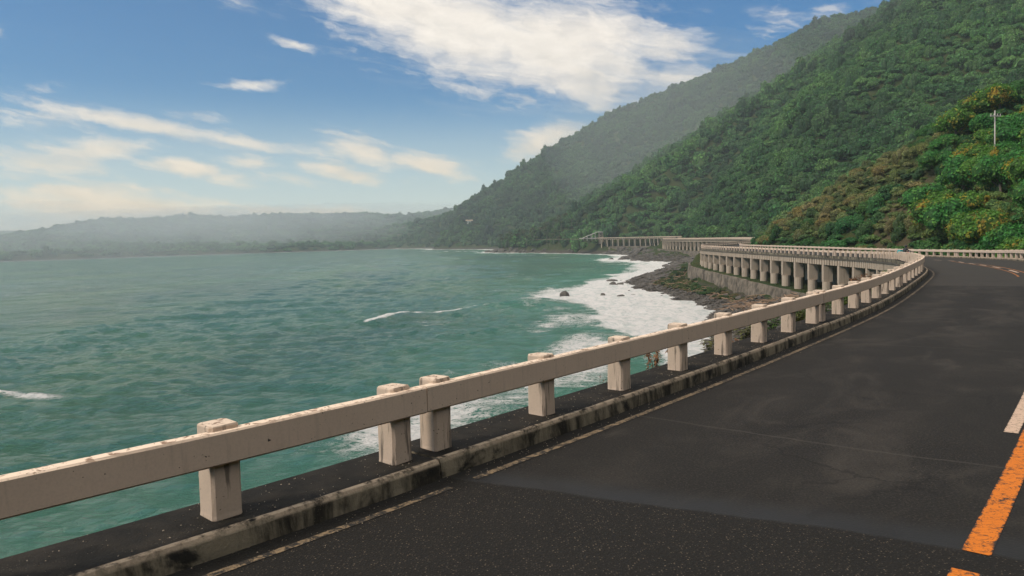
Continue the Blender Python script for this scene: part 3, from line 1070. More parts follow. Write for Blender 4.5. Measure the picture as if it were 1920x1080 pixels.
crest([(-2, 112, .3), (5, 110, .6), (11, 112, .5)], 0.25, 2, 0.6)
crest([(-10, 96, .0), (-8, 95, .5), (-5, 95, .1)], 0.2, 2, 0.7)
# water churned pale along the near shore
d0, _, _ = poly_dist(PS, np.array([(-6, 46), (2, 60), (9, 78), (13, 90)], float))
lace = fbm(PS[:, 0] / 7, PS[:, 1] / 7, 4, 99)
foam = np.maximum(foam, (0.56 - sstep(d0, 2, 13) * 0.56) * (0.35 + lace))
# wisps drifting out
wisp = fbm(PS[:, 0] / 16, PS[:, 1] / 22, 4, 101)
foam = np.maximum(foam, 0.40 * sstep(wisp, 0.60, 0.74) * (1 - sstep(dsea, 40, 150)))
zs += 0.25 * np.clip(foam, 0, 1) * fbm(PS[:, 0] / 1.5, PS[:, 1] / 1.5, 3, 55) * (sp_ < 3)
shallow = (1 - sstep(dsea, 8, 48)) * 0.85 + 0.22 * sstep(fbm(PS[:, 0] / 60, PS[:, 1] / 45, 3, 111), 0.45, 0.75)
d1, _, _ = poly_dist(PS, np.array([(-3.8, 128), (2, 132), (8, 136)], float))
shallow = np.clip(np.maximum(shallow, 0.7 * np.exp(-(d1 / 5) ** 2)), 0, 1)
d1, _, _ = poly_dist(PS, np.array([(50, 300), (47, 280), (42, 268)], float))
shallow = np.clip(np.maximum(shallow, 1.0 * np.exp(-(d1 / 5) ** 2)), 0, 1)
F_ = grid_faces(len(SXs), len(SYs))
keep = dsea[F_].max(1) > -14
me = np_mesh('sea', np.c_[PS, zs + SEA], F_[keep], 'sea_water', True)
for nm, arr in (('foam', np.clip(foam, 0, 1.1)), ('shallow', shallow)):
    at = me.attributes.new(nm, 'FLOAT', 'POINT')
    at.data.foreach_set('value', arr.astype(np.float32))
tag(mesh_obj('sea', me), 'green and turquoise sea with white surf along the shore', kind='structure')

# ------------------------------------------------------------------ road
Q_KERB, Q_RKERB, Q_RPOST = 0.30, 8.10, 8.40
KERB_H = 0.18


def road_sheet(name, mat, s_list, qs, z, parent=None, edge=False):
    V, Fc, sa, qa, ea = [], [], [], [], []
    n = len(qs)
    for s in s_list:
        for j, q in enumerate(qs):
            V.append(rp(s, q, z))
            sa.append(s)
            qa.append(q)
            ea.append(abs(j / (n - 1) * 2 - 1))
    for i in range(len(s_list) - 1):
        for j in range(n - 1):
            a = i * n + j
            Fc.append((a, a + 1, a + n + 1, a + n))
    me = mk_mesh(name, V, Fc, mat)
    for nm, arr in (('s', sa), ('q', qa), ('edge', ea)):
        at = me.attributes.new(nm, 'FLOAT', 'POINT')
        at.data.foreach_set('value', arr)
    return mesh_obj(name, me, parent)


s_near = frange(S0, 60, 0.25) + frange(60, S1, 1.0)[1:]
road = road_sheet('road', 'asphalt', s_near, [Q_KERB - 0.02, 0.6, 1.2, 2.2, 3.2, 4.2, 5.2, 6.2, 7.2, 7.8, Q_RKERB + 0.02], 0.0)
tag(road, 'dark worn asphalt coast road curving away to the left', kind='structure')


def line(name, mat, a, b, q, w, z=0.004, step=0.5):
    return road_sheet(name, mat, frange(a, b, step), [q - w / 2, q - w / 4, q, q + w / 4, q + w / 2], z, road)


QE = Q_KERB + 0.25
line('edge_line', 'paint_white_worn', S0, -0.12, QE, 0.075)
line('edge_line', 'paint_white_worn', 0.18, 175, QE, 0.085)
line('edge_line', 'paint_white_worn', 20, 175, Q_RKERB - 0.25, 0.08)
line('centre_line', 'paint_orange', 0.95, 9.5, 4.26, 0.165)
line('centre_line', 'paint_orange', S0, 0.62, 4.26, 0.165)
line('centre_line', 'paint_orange_faded', 33.5, 56, 4.22, 0.10)
line('centre_line', 'paint_orange_faded', 33.0, 66, 3.72, 0.09)
for a in (4.4, 10.6, 16.9, 23.2, 29.5, 36.5, 42.6, 48.4, 54, 60, 66, 72):
    line('centre_dash', 'paint_white', a, a + 3.0, 4.09 if a < 30 else 3.97, 0.13)

# ------------------------------------------------------------------ walkways and kerbs
SEC = 11.91
wrk = random.Random(3)


def wobble(seed, near):
    def fn(s, j):
        if j in (0, 1):
            return (0, 0)
        v = mnoise.noise(Vector((s * 3.1, j * 2.0, seed)))
        v2 = mnoise.noise(Vector((s * 0.9, j * 0.7, seed + 9)))
        return ((v * 0.008 + v2 * 0.006), (v * 0.006 + v2 * 0.004))
    return fn


walk = empty('walkway', rp(0, 0))
tag(walk, 'narrow dark concrete walkway and kerb on the seaward side of the road', kind='structure')
walk_r = empty('walkway', rp(60, Q_RPOST))
tag(walk_r, 'narrow concrete walkway and kerb on the inland side of the road', kind='structure')
PROF_L = [(-0.36, -0.10), (-0.36, KERB_H), (-0.1, KERB_H + 0.004), (0.1, KERB_H), (0.235, KERB_H), (0.262, KERB_H), (0.285, KERB_H - 0.008), (0.302, KERB_H - 0.045), (0.308, 0.06), (0.312, -0.05), (0.312, -0.10)]
WEAR_L = [0, 0, 0, 0.0, 0.15, 1, 1, 0.35, 0.0, 0, 0]
n0 = int(math.floor(S0 / SEC))
for i in range(n0, 18):
    a, b = i * SEC + 0.012, (i + 1) * SEC - 0.012
    a = max(a, S0 + 0.05)
    if b - a < 0.5 or b > S1:
        continue
    step = 0.08 if i < 2 else (0.25 if i < 4 else 0.8)
    off = 0.012 if i % 2 else 0.0
    prof = [(q + off * (q > 0.2), z - off * 0.6) for q, z in PROF_L]
    ribbon('kerb_section', 'kerb_concrete', frange(a, b, step), prof, walk, closed=True, caps=True, wob=wobble(i, True), attr=WEAR_L)
PROF_R = [(8.76, -0.10), (8.76, KERB_H), (8.5, KERB_H), (8.17, KERB_H), (8.14, KERB_H - 0.01), (8.11, KERB_H - 0.05), (8.10, 0.05), (8.09, -0.05), (8.09, -0.10)]
WEAR_R = [0, 0, 0.3, 0.6, 1, 0.7, 0.35, 0, 0]
for i in range(1, 17):
    a, b = i * SEC + 0.012, (i + 1) * SEC - 0.012
    ribbon('kerb_section', 'kerb_concrete', frange(a, b, 0.4 if i < 7 else 0.8), PROF_R, walk_r, closed=True, caps=True, wob=None, attr=WEAR_R)
for side, prof, wear, par in (('l', PROF_L, WEAR_L, walk), ('r', PROF_R, WEAR_R, walk_r)):
    ribbon('kerb_section', 'kerb_concrete', frange((18 if side == 'l' else 17) * SEC + 0.05, S1 - 0.5, 2.0), prof, par, closed=True, caps=True, attr=wear)

# ------------------------------------------------------------------ guardrails
POST_H = 0.665


def post_mesh(name, seed):
    """square concrete post with chamfered corners and a rounded cap; origin at its foot"""
    rd = random.Random(seed)
    h, c = 0.112, 0.022
    ring = [(-h + c, -h), (h - c, -h), (h, -h + c), (h, h - c), (h - c, h), (-h + c, h), (-h, h - c), (-h, -h + c)]
    V, Fc = [], []
    lv = [(-0.05, 1.0), (0.0, 1.02), (0.03, 1.0), (0.22, 1.0), (0.40, 1.0), (POST_H - 0.035, 1.0), (POST_H - 0.012, 0.985), (POST_H, 0.92)]
    for z, k in lv:
        for x, y in ring:
            j = rd.uniform(-0.0025, 0.0025) if 0 < z else 0
            V.append((x * k + j, y * k + j, z + (rd.uniform(-0.004, 0.004) if z > 0.5 else 0)))
    n = 8
    for i in range(len(lv) - 1):
        for k in range(n):
            k2 = (k + 1) % n
            Fc.append((i * n + k, i * n + k2, (i + 1) * n + k2, (i + 1) * n + k))
    Fc.append(tuple((len(lv) - 1) * n + k for k in range(n)))
    return mk_mesh(name, V, Fc, 'post_concrete')


POSTS = [post_mesh('post', 100 + i) for i in range(5)]
B_LO, B_HI = 0.395, 0.632


def beam(a, b, q0, q1, parent, step):
    c = 0.014
    prof = [(q0, B_LO + c), (q0, B_HI - c), (q0 + c, B_HI), (q1 - c, B_HI), (q1, B_HI - c), (q1, B_LO + c), (q1 - c, B_LO), (q0 + c, B_LO)]
    prof = [(q, z + KERB_H) for q, z in prof]
    sd = a * 3.3

    def wob(s, j):
        v = mnoise.noise(Vector((s * 2.3, j * 3.0, sd)))
        return (v * 0.0025, v * 0.004 if j in (1, 2, 3, 4) else v * 0.001)
    return ribbon('beam', 'rail_concrete', frange(a, b, step), prof, parent, closed=True, caps=True, wob=wob)


def guardrail(name, label, qc, s_a, s_b, face, near_detail):
    """posts 1.63 m apart, a double post at every joint; the beam stands on the road side of the posts"""
    i0, i1 = int(math.floor(s_a / SEC)), int(math.ceil(s_b / SEC))
    root = empty(name, rp(max(s_a, 0), qc))
    tag(root, label, 'guardrail', 'concrete guardrails along the coast road')
    np_ = 0
    for i in range(i0, i1):
        a, b = i * SEC, (i + 1) * SEC
        aa, bb = max(a, s_a), min(b, s_b)
        if bb - aa > 0.6:
            q0, q1 = (qc + 0.045, qc + 0.165) if face > 0 else (qc - 0.165, qc - 0.045)
            o = (0.006 if i % 2 else 0.0)
            beam(aa + 0.008, bb - 0.008, q0 + o, q1 + o, root, 0.2 if (near_detail and i < 3) else 0.6)
        for k in range(8):
            s = a + 0.25 + k * (SEC - 0.5) / 7
            if not (s_a <= s <= s_b):
                continue
            o = mesh_obj('post', POSTS[wrk.randrange(5)], root, world=False)
            x, y, z = rp(s, qc, KERB_H)
            o.location = (x - root.location.x, y - root.location.y, z - root.location.z)
            o.rotation_euler = (wrk.gauss(0, 0.006), wrk.gauss(0, 0.006), heading(s) + (wrk.randrange(4)) * PI / 2)
            np_ += 1
    return root


guardrail('guardrail', 'cream concrete guardrail on the seaward kerb, running from the foreground round the bend', 0.0, S0 + 0.3, s_at_y(172), 1, True)
guardrail('guardrail', 'whitewashed concrete guardrail on the inland kerb below the green slope', Q_RPOST, 24.0, s_at_y(176), -1, False)


def far_rail(name, label, qc, a, b):
    """railing of the far stretches: beam and a row of posts a few pixels high"""
    root = empty(name, rp(a, qc))
    tag(root, label, 'guardrail', 'concrete guardrails along the coast road')
    ribbon('beam', 'rail_concrete', frange(a, b, 1.5), [(qc - 0.06, 0.5), (qc - 0.06, 0.80), (qc + 0.06, 0.80), (qc + 0.06, 0.5)], root, closed=True, caps=True)
    m = MB()
    for s in frange(a + 0.3, b - 0.3, 1.63):
        x, y, z = rp(s, qc, KERB_H + POST_H / 2 - 0.03)
        m.box((x, y, z), (0.22, 0.22, POST_H + 0.04), heading(s))
    o = m.build('post_row', 'rail_concrete', root)
    o['kind'] = 'stuff'
    return root


sA, sB, sC = s_at_y(172) + 0.4, SW0 - 8, SW1 + 10
far_rail('guardrail', 'far seaward guardrail on the bend leading into the cove', 0.0, sA, sB)
far_rail('guardrail', 'far inland guardrail on the bend leading into the cove', Q_RPOST, s_at_y(176) + 0.4, sB)
far_rail('guardrail', 'far seaward guardrail on the middle viaduct', 0.0, sB + 0.3, sC)
far_rail('guardrail', 'far inland guardrail on the middle viaduct', Q_RPOST, sB + 0.3, sC)
far_rail('guardrail', 'farthest seaward guardrail running to the pale building', 0.0, sC + 0.3, SX1 + 3)
far_rail('guardrail', 'farthest inland guardrail beneath the forest', Q_RPOST, sC + 0.3, SX1 + 3)


# ------------------------------------------------------------------ viaducts
def viaduct(label, sa, sb, spacing, z_slab, z_rib, two_tone, detail):
    root = empty('viaduct', rp(sa, 4.2, -4))
    tag(root, label, 'viaduct', 'concrete viaducts along the shore')
    st = 1.0 if detail else 2.0
    # deck slab under road and walkways, butted below the kerbs
    ribbon('deck', 'slab_concrete', frange(sa, sb, st), [(-0.42, -0.105), (8.82, -0.105), (8.82, z_slab), (-0.42, z_slab)], root, closed=True, caps=True)
    for q in (0.0, 8.0):
        ribbon('edge_girder', 'slab_concrete', frange(sa + 0.2, sb - 0.2, st), [(q - 0.02, z_slab - 0.003), (q + 0.42, z_slab - 0.003), (q + 0.42, z_rib), (q - 0.02, z_rib)], root, closed=True, caps=True)
    m = MB()
    for s in frange(sa + 0.5, sb - 0.5, 0.82 if detail else 1.6):
        for q, dq in ((-0.19, 0.30), (8.60, 0.30)):
            x, y, z = rp(s, q, (z_slab + z_rib) / 2)
            m.box((x, y, z), (0.54 if detail else 0.9, dq, abs(z_rib - z_slab) - 0.02), heading(s))
    o = m.build('rib_row', 'viaduct_concrete', root)
    o['kind'] = 'stuff'
    # piers
    n = int(round((sb - sa) / spacing))
    for i in range(n + 1):
        s = sa + 1.0 + (sb - sa - 2.0) * i / n
        gl = float(bench_level(s)) - float(np.interp(s, RS, ROAD[:, 2]))
        top = z_rib - 0.01
        mid = top + (gl - top) * 0.56
        for q in (0.25, 7.4):
            x, y, z = rp(s, q)
            hd = heading(s)
            mm = MB()
            mm.box((x, y, z + (top + mid) / 2), (0.60, 1.15, top - mid), hd)
            pr = mm.build('pier', 'viaduct_concrete', root)
            mm = MB()
            mm.tube([(x, y, z + gl - 0.8), (x, y, z + mid - 0.01)], 0.60 if two_tone else 0.42, 14)
            sh = mm.build('shaft', 'viaduct_concrete', pr, smooth=False)
        # cross head between the two columns
        mm = MB()
        x, y, z = rp(s, 3.82, z_rib + 0.22)
        mm.box((x, y, z), (0.5, 7.0, 0.5), heading(s))
        mm.build('cross_head', 'viaduct_concrete', root)
    return root


viaduct('long concrete viaduct on round-footed piers beyond the bend', SV0, SV1, 4.9, -0.26, -0.98, True, True)
viaduct('shorter concrete viaduct across the cove behind the long one', SW0, SW1, 7.5, -0.26, -0.85, True, False)
viaduct('farthest concrete viaduct ending at the pale building', SX0, SX1, 4.6, -0.26, -0.75, False, False)


def seawall(label, s_list, q, z_hi, z_lo, panel):
    """retaining wall built of panels"""
    root = empty('seawall', rp(s_list[0], q(s_list[0])))
    tag(root, label, 'wall', 'concrete seawalls under the viaducts')
    rd = random.Random(int(s_list[0]))
    a = s_list[0]
    while a < s_list[-1] - 0.5:
        b = min(a + panel * rd.uniform(0.8, 1.2), s_list[-1])
        V = []
        o = rd.uniform(-0.05, 0.05)
        dz = rd.uniform(-0.06, 0.06)
        ss_ = frange(a + 0.02, b - 0.02, 1.2)
        for s in ss_:
            zb = z_hi(s) + dz
            zl = z_lo(s)
            for qq, z in ((q(s) - 0.45 + o, zl), (q(s) + o, zb), (q(s) + 0.4 + o, zb + 0.02), (q(s) + 0.45 + o, zl)):
                x, y, _ = rp(s, qq)
                V.append((x, y, z + (rd.uniform(-0.03, 0.03) if z > zl else 0)))
        Fc = []
        for i in range(len(ss_) - 1):
            for j in range(4):
                p0, p1 = i * 4 + j, i * 4 + (j + 1) % 4
                Fc.append((p0, p0 + 4, p1 + 4, p1))
        Fc += [(0, 1, 2, 3), tuple((len(ss_) - 1) * 4 + j for j in (3, 2, 1, 0))]
        me = mk_mesh('panel', V, Fc, 'seawall_concrete')
        bm = bmesh.new(); bm.from_mesh(me); bmesh.ops.recalc_face_normals(bm, faces=bm.faces); bm.to_mesh(me); bm.free()
        mesh_obj('panel', me, root)
        a = b
    return root


def zground(s):
    return float(bench_level(s))


seawall('stained concrete seawall between the boulder beach and the long viaduct', frange(s_at_y(82), SV1 + 2, 1.0), lambda s: -2.9 + 1.4 * max(0, (s_at_y(92) - s) / 10) , lambda s: zground(s) + 0.22, lambda s: zground(s) - 2.6, 4.5)
seawall('weathered concrete seawall under the middle viaduct', frange(SW0 + 20, SW1 - 2, 1.0), lambda s: -3.0, lambda s: zground(s) + 0.1, lambda s: zground(s) - 3.2, 9.0)
seawall('low concrete seawall under the farthest viaduct', frange(SX0 + 12, SX1 - 8, 1.0), lambda s: -3.0, lambda s: zground(s) + 0.1, lambda s: zground(s) - 3.0, 9.0)


# ------------------------------------------------------------------ foliage shapes
def crown_mesh(name, n_leaf, leaf, seed, lumps=9, flat=0.75, core=True, droop=0.0, mat='leaves'):
    """unit-radius crown: leaf-clump quads on overlapping lobes over a dark leafy core; base near z = 0"""
    r = np.random.default_rng(seed)
    c = r.normal(size=(lumps, 3))
    c /= np.linalg.norm(c, axis=1)[:, None]
    c[:, 2] = np.abs(c[:, 2]) * 0.9 - 0.12
    c *= r.uniform(0.38, 0.72, (lumps, 1))
    rad = r.uniform(0.24, 0.48, lumps)
    c = np.r_[c, [[0, 0, 0.1]]]
    rad = np.r_[rad, 0.55]
    w = rad ** 2
    li = r.choice(len(rad), n_leaf, p=w / w.sum())
    d = r.normal(size=(n_leaf, 3))
    d[:, 2] += 0.35
    d /= np.linalg.norm(d, axis=1)[:, None]
    rr = r.uniform(0.70, 1.12, n_leaf)
    P = c[li] + d * (rad[li] * rr)[:, None]
    P[:, 2] = P[:, 2] * flat + 0.42
    N = d + r.normal(size=(n_leaf, 3)) * 0.42 + np.array([0, 0, 0.25])
    N /= np.linalg.norm(N, axis=1)[:, None]
    A = np.cross(N, r.normal(size=(n_leaf, 3)))
    A /= np.linalg.norm(A, axis=1)[:, None]
    B = np.cross(N, A)
    sz = leaf * r.uniform(0.55, 1.35, n_leaf)
    asp = r.uniform(0.45, 0.9, n_leaf)
    a, b = A * sz[:, None], B * (sz * asp)[:, None]
    dn = N * (sz * 0.25)[:, None]
    V = np.stack([P - a - dn, P - b * 0.9, P + a - dn, P + b], 1).reshape(-1, 3)
    Q = np.arange(n_leaf * 4).reshape(-1, 4)
    lv = np.repeat(np.clip(r.normal(0.5, 0.28, n_leaf), 0, 1), 4)
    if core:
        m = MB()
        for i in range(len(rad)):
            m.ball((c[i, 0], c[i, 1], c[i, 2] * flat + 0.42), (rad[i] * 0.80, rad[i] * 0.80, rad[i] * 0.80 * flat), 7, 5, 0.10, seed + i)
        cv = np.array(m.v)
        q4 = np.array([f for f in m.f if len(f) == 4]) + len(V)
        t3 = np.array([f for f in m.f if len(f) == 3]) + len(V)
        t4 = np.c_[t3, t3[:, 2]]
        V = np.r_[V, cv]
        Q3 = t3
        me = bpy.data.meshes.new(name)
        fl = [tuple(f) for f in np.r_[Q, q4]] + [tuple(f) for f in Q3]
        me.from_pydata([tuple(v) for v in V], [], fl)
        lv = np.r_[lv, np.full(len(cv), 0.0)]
        me.materials.append(MATS[mat])
    else:
        me = np_mesh(name, V, Q, mat)
    at = me.attributes.new('leaf', 'FLOAT', 'POINT')
    at.data.foreach_set('value', lv.astype(np.float32))
    return me


def frustum_ok(P, margin):
    """inside the view plus a margin for a step to the side"""
    ang = np.arctan2(P[:, 0], P[:, 1])
    d = np.hypot(P[:, 0], P[:, 1])
    return (np.abs(ang) < 0.64 + margin / np.maximum(d, 1)) & (P[:, 1] > 10)


def visible(P, H, top, slack=0.010):
    """drop what the slopes in front hide"""
    d = np.hypot(P[:, 0], P[:, 1])
    az = np.arctan2(P[:, 0], P[:, 1])
    e_top = (H + top - EYE) / d
    e_gr = (H - EYE) / d
    b = ((az + 0.9) / 0.004).astype(int)
    keep = np.zeros(len(P), bool)
    mx = {}
    for i in np.argsort(d):
        m = mx.get(b[i], -9)
        keep[i] = e_top[i] > m - slack
        if e_gr[i] > m:
            mx[b[i]] = e_gr[i]
    return keep


def scatter(x0, x1, y0, y1, step, seed):
    r = np.random.default_rng(seed)
    gx, gy = np.meshgrid(np.arange(x0, x1, step), np.arange(y0, y1, step))
    P = np.stack([gx.ravel(), gy.ravel()], 1)
    return P + r.uniform(-0.5, 0.5, P.shape) * step * 0.95


def road_q(P):
    d, s, ex = poly_dist(P, RD[:, :2], RDX)
    return d * s, ex[:, 1]


PROTO = bpy.data.collections.new('foliage_shapes')
for i in range(5):
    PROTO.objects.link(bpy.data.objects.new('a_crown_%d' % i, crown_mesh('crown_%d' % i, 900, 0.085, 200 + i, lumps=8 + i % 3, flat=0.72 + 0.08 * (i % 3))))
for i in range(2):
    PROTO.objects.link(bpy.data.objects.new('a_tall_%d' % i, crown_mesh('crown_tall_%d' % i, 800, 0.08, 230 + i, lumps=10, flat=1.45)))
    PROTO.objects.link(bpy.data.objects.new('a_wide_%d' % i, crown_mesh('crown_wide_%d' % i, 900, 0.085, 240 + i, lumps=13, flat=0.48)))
PROTO_FAR = bpy.data.collections.new('foliage_shapes_far')
for i in range(5):
    PROTO_FAR.objects.link(bpy.data.objects.new('b_crown_%d' % i, crown_mesh('crown_far_%d' % i, 260, 0.145, 300 + i, lumps=7 + i % 3, flat=0.78 + 0.1 * (i % 3))))


for i in range(2):
    PROTO_FAR.objects.link(bpy.data.objects.new('b_tall_%d' % i, crown_mesh('crown_far_tall_%d' % i, 240, 0.13, 330 + i, lumps=9, flat=1.5)))
    PROTO_FAR.objects.link(bpy.data.objects.new('b_wide_%d' % i, crown_mesh('crown_far_wide_%d' % i, 260, 0.145, 340 + i, lumps=12, flat=0.5)))


def gn_scatter(name, coll, P, H, scale, tint, autumn, seed):
    """one stuff object: crowns instanced on points, tinted one by one"""
    r = np.random.default_rng(seed)
    n = len(P)
    me = bpy.data.meshes.new(name)
    me.vertices.add(n)
    me.vertices.foreach_set('co', np.c_[P, H].astype(np.float32).ravel())
    def put(nm, typ, arr, key='value'):
        a = me.attributes.new(nm, typ, 'POINT')
        a.data.foreach_set(key, np.asarray(arr, np.float32 if typ != 'INT' else np.int32).ravel())
    put('sc', 'FLOAT_VECTOR', scale, 'vector')
    put('rz', 'FLOAT', r.uniform(0, 2 * PI, n))
    put('idx', 'INT', r.integers(0, len(coll.objects), n))
    put('tint', 'FLOAT_COLOR', np.c_[tint, np.ones(n)], 'color')
    put('autumn', 'FLOAT', autumn)
    o = mesh_obj(name, me)
    g = bpy.data.node_groups.new(name + '_scatter', 'GeometryNodeTree')
    g.interface.new_socket('Geometry', in_out='INPUT', socket_type='NodeSocketGeometry')
    g.interface.new_socket('Geometry', in_out='OUTPUT', socket_type='NodeSocketGeometry')
    t = NT(g)
    gi, go = t.node('NodeGroupInput'), t.node('NodeGroupOutput')
    ci = t.node('GeometryNodeCollectionInfo')
    ci.inputs['Collection'].default_value = coll
    ci.inputs['Separate Children'].default_value = True
    ci.inputs['Reset Children'].default_value = True

    def named(nm, typ):
        nd = t.node('GeometryNodeInputNamedAttribute', data_type=typ)
        nd.inputs['Name'].default_value = nm
        return nd.outputs[0]
    iop = t.node('GeometryNodeInstanceOnPoints')
    t.l.new(gi.outputs[0], iop.inputs['Points'])
    t.l.new(ci.outputs[0], iop.inputs['Instance'])
    iop.inputs['Pick Instance'].default_value = True
    t.l.new(named('idx', 'INT'), iop.inputs['Instance Index'])
    cb = t.node('ShaderNodeCombineXYZ')
    t.l.new(named('rz', 'FLOAT'), cb.inputs[2])
    er = t.node('FunctionNodeEulerToRotation')
    t.l.new(cb.outputs[0], er.inputs[0])
    t.l.new(er.outputs[0], iop.inputs['Rotation'])
    t.l.new(named('sc', 'FLOAT_VECTOR'), iop.inputs['Scale'])
    t.l.new(iop.outputs[0], go.inputs[0])
    md = o.modifiers.new('scatter', 'NODES')
    md.node_group = g
    return o


def lerp3(a, b, f):
    return np.asarray(a)[None, :] * (1 - f[:, None]) + np.asarray(b)[None, :] * f[:, None]


G_DARK, G_MID, G_BRI = (0.012, 0.052, 0.022), (0.036, 0.132, 0.044), (0.095, 0.235, 0.068)
G_OLV, G_BRN = (0.110, 0.150, 0.046), (0.215, 0.180, 0.085)


def tints(P, seed, brown, r):
    n1 = fbm(P[:, 0] / 38, P[:, 1] / 38, 3, seed)
    n2 = r.uniform(0, 1, len(P))
    f = np.clip((n1 - 0.35) / 0.3 * 0.45 + n2 * 0.60, 0, 1)
    t = lerp3(G_DARK, G_MID, np.clip(f * 2, 0, 1))
    t = t * (1 - np.clip(f * 2 - 1, 0, 1)[:, None]) + np.array(G_BRI)[None] * np.clip(f * 2 - 1, 0, 1)[:, None]
    b = np.clip(brown * (0.35 + 1.3 * n2), 0, 1)
    bc = lerp3(G_OLV, G_BRN, np.clip(r.normal(0.5, 0.3, len(P)), 0, 1))
    return t * (1 - b[:, None]) + bc * b[:, None]


def brown_amount(P, q, H):
    """dry scrub low on the slope above the road"""
    n = fbm(P[:, 0] / 15, P[:, 1] / 15, 4, 141)
    w = (1 - sstep(H, 15, 32)) * (1 - sstep(P[:, 1], 190, 330))
    return np.clip(0.85 * w * sstep(n, 0.38, 0.58), 0, 1)


# --- far forest on the mountain
parts = []
for (x0, x1, y0, y1, st, sc0, top) in ((30, 520, 235, 560, 4.0, (2.5, 4.3), 6), (-130, 820, 560, 1000, 6.0, (3.7, 6.3), 8), (-260, 1100, 1000, 1700, 8.5, (4.6, 7.8), 11)):
    P = scatter(x0, x1, y0, y1, st, int(y0))
    P = P[frustum_ok(P, 25)]
    H = height(P)
    q, s = road_q(P)
    ok = (H > -5.5) & ((q > 12.5) | (P[:, 1] > 640) | ((P[:, 1] > 450) & (q < -14) & (H > -3)))
    P, H, q = P[ok], H[ok], q[ok]
    k = visible(P, H, top)
    parts.append((P[k], H[k], q[k], sc0))
r = np.random.default_rng(61)
PA = np.concatenate([p[0] for p in parts[1:]])
HA = np.concatenate([p[1] for p in parts[1:]])
SA = np.concatenate([np.repeat([p[3]], len(p[0]), 0) for p in parts[1:]])
sc = r.uniform(SA[:, 0], SA[:, 1]) * np.where(r.uniform(0, 1, len(PA)) > 0.88, 1.55, 1.0)
tl = 1 + 0.35 * (r.uniform(0, 1, len(PA)) > 0.93)
tt = tints(PA, 151, np.zeros(len(PA)) + 0.10, r)
far = sstep(PA[:, 1], 700, 1250)
tt = tt * (1 - 0.30 * far[:, None])
o = gn_scatter('forest', PROTO_FAR, PA, HA - 0.15 * sc, np.stack([sc, sc, sc * r.uniform(0.85, 1.25, len(PA)) * tl], 1), tt, np.zeros(len(PA)), 1)
tag(o, 'dense dark green forest covering the far mountain', kind='stuff')
PB, HB, QB, scb = parts[0]
sc = r.uniform(scb[0], scb[1], len(PB)) * np.where(r.uniform(0, 1, len(PB)) > 0.86, 1.6, 0.95)
tt = tints(PB, 161, np.clip(0.10 + 0.5 * brown_amount(PB, QB, HB), 0, 1), r)
o = gn_scatter('forest', PROTO, PB, HB - 0.15 * sc, np.stack([sc, sc, sc * r.uniform(0.85, 1.3, len(PB))], 1), tt, np.zeros(len(PB)), 2)
tag(o, 'leafy green forest on the middle slope above the viaducts', kind='stuff')

# --- wooded hills across the bay
P = np.concatenate([scatter(-1700, 100, 1150, 2420, 15, 5)])
P = P[frustum_ok(P, 40)]
H = height(P)
ok = (H > -7) & ((P[:, 0] < -240) | (P[:, 1] > 1750))
P, H = P[ok], H[ok]
k = visible(P, H, 8, 0.004)
P, H = P[k], H[k]
sc = r.uniform(7, 13, len(P))
o = gn_scatter('forest', PROTO_FAR, P, H - 0.2 * sc, np.stack([sc, sc, sc * r.uniform(0.5, 0.9, len(P))], 1), tints(P, 171, np.full(len(P), 0.05), r), np.zeros(len(P)), 3)
tag(o, 'hazy forest on the low hills across the bay', kind='stuff')

# --- undergrowth on the near slope: small bushes between the single trees
P = scatter(20, 240, 30, 240, 1.8, 9)
P = P[frustum_ok(P, 12)]
H = height(P)
q, s = road_q(P)
so = soil_amount(P)
ok = (q > 10.2) & (rng.uniform(0, 1, len(P)) > so * 0.05)
P, H, q, so = P[ok], H[ok], q[ok], so[ok]
k = visible(P, H, 3.0, 0.02)
P, H, q, so = P[k], H[k], q[k], so[k]
edge = 1 - sstep(q, 12.0, 16)
sc = r.uniform(0.75, 1.75, len(P)) * (1 + 0.25 * edge) * (1 - 0.15 * so)
br = brown_amount(P, q, H)
green_r = sstep(P[:, 0] / P[:, 1], 0.545, 0.60)
br = np.clip(np.maximum(br * (1 - 0.65 * green_r), 0.8 * so), 0, 1) * (1 - edge)
tt = tints(P, 181, br, r)
tt = tt * 1.3
tt = tt * (1 - 0.6 * edge[:, None]) + np.array((0.040, 0.150, 0.034))[None] * 0.6 * edge[:, None]
o = gn_scatter('undergrowth', PROTO, P, H - 0.12, np.stack([sc, sc, sc * r.uniform(0.7, 1.2, len(P))], 1), tt, 0.35 * green_r, 4)
tag(o, 'dry brown and green undergrowth on the slope above the inland guardrail', kind='stuff')


# ------------------------------------------------------------------ single trees on the near slope
def tree_crown(seed, n=3400, leaf=0.050):
    return crown_mesh('crown', n, leaf, seed, lumps=11 + seed % 4, flat=0.82)


CROWNS = [tree_crown(400 + i) for i in range(6)]


def trunk_mesh(seed):
    rd = random.Random(seed)
    m = MB()
    bx, by = rd.uniform(-0.12, 0.12), rd.uniform(-0.12, 0.12)
    m.tube([(0, 0, -0.15), (bx * 0.3, by * 0.3, 0.25), (bx, by, 0.62)], [0.055, 0.042, 0.028], 7)
    for i in range(4):
        a = rd.uniform(0, 2 * PI)
        h = rd.uniform(0.3, 0.55)
        m.tube([(bx * h / 0.62, by * h / 0.62, h), (bx + math.cos(a) * 0.22, by + math.sin(a) * 0.22, h + 0.22), (bx + math.cos(a) * 0.42, by + math.sin(a) * 0.42, h + 0.36)], [0.024, 0.016, 0.007], 5)
    return m.mesh('trunk', 'bark', True)


TRUNKS = [trunk_mesh(500 + i) for i in range(4)]


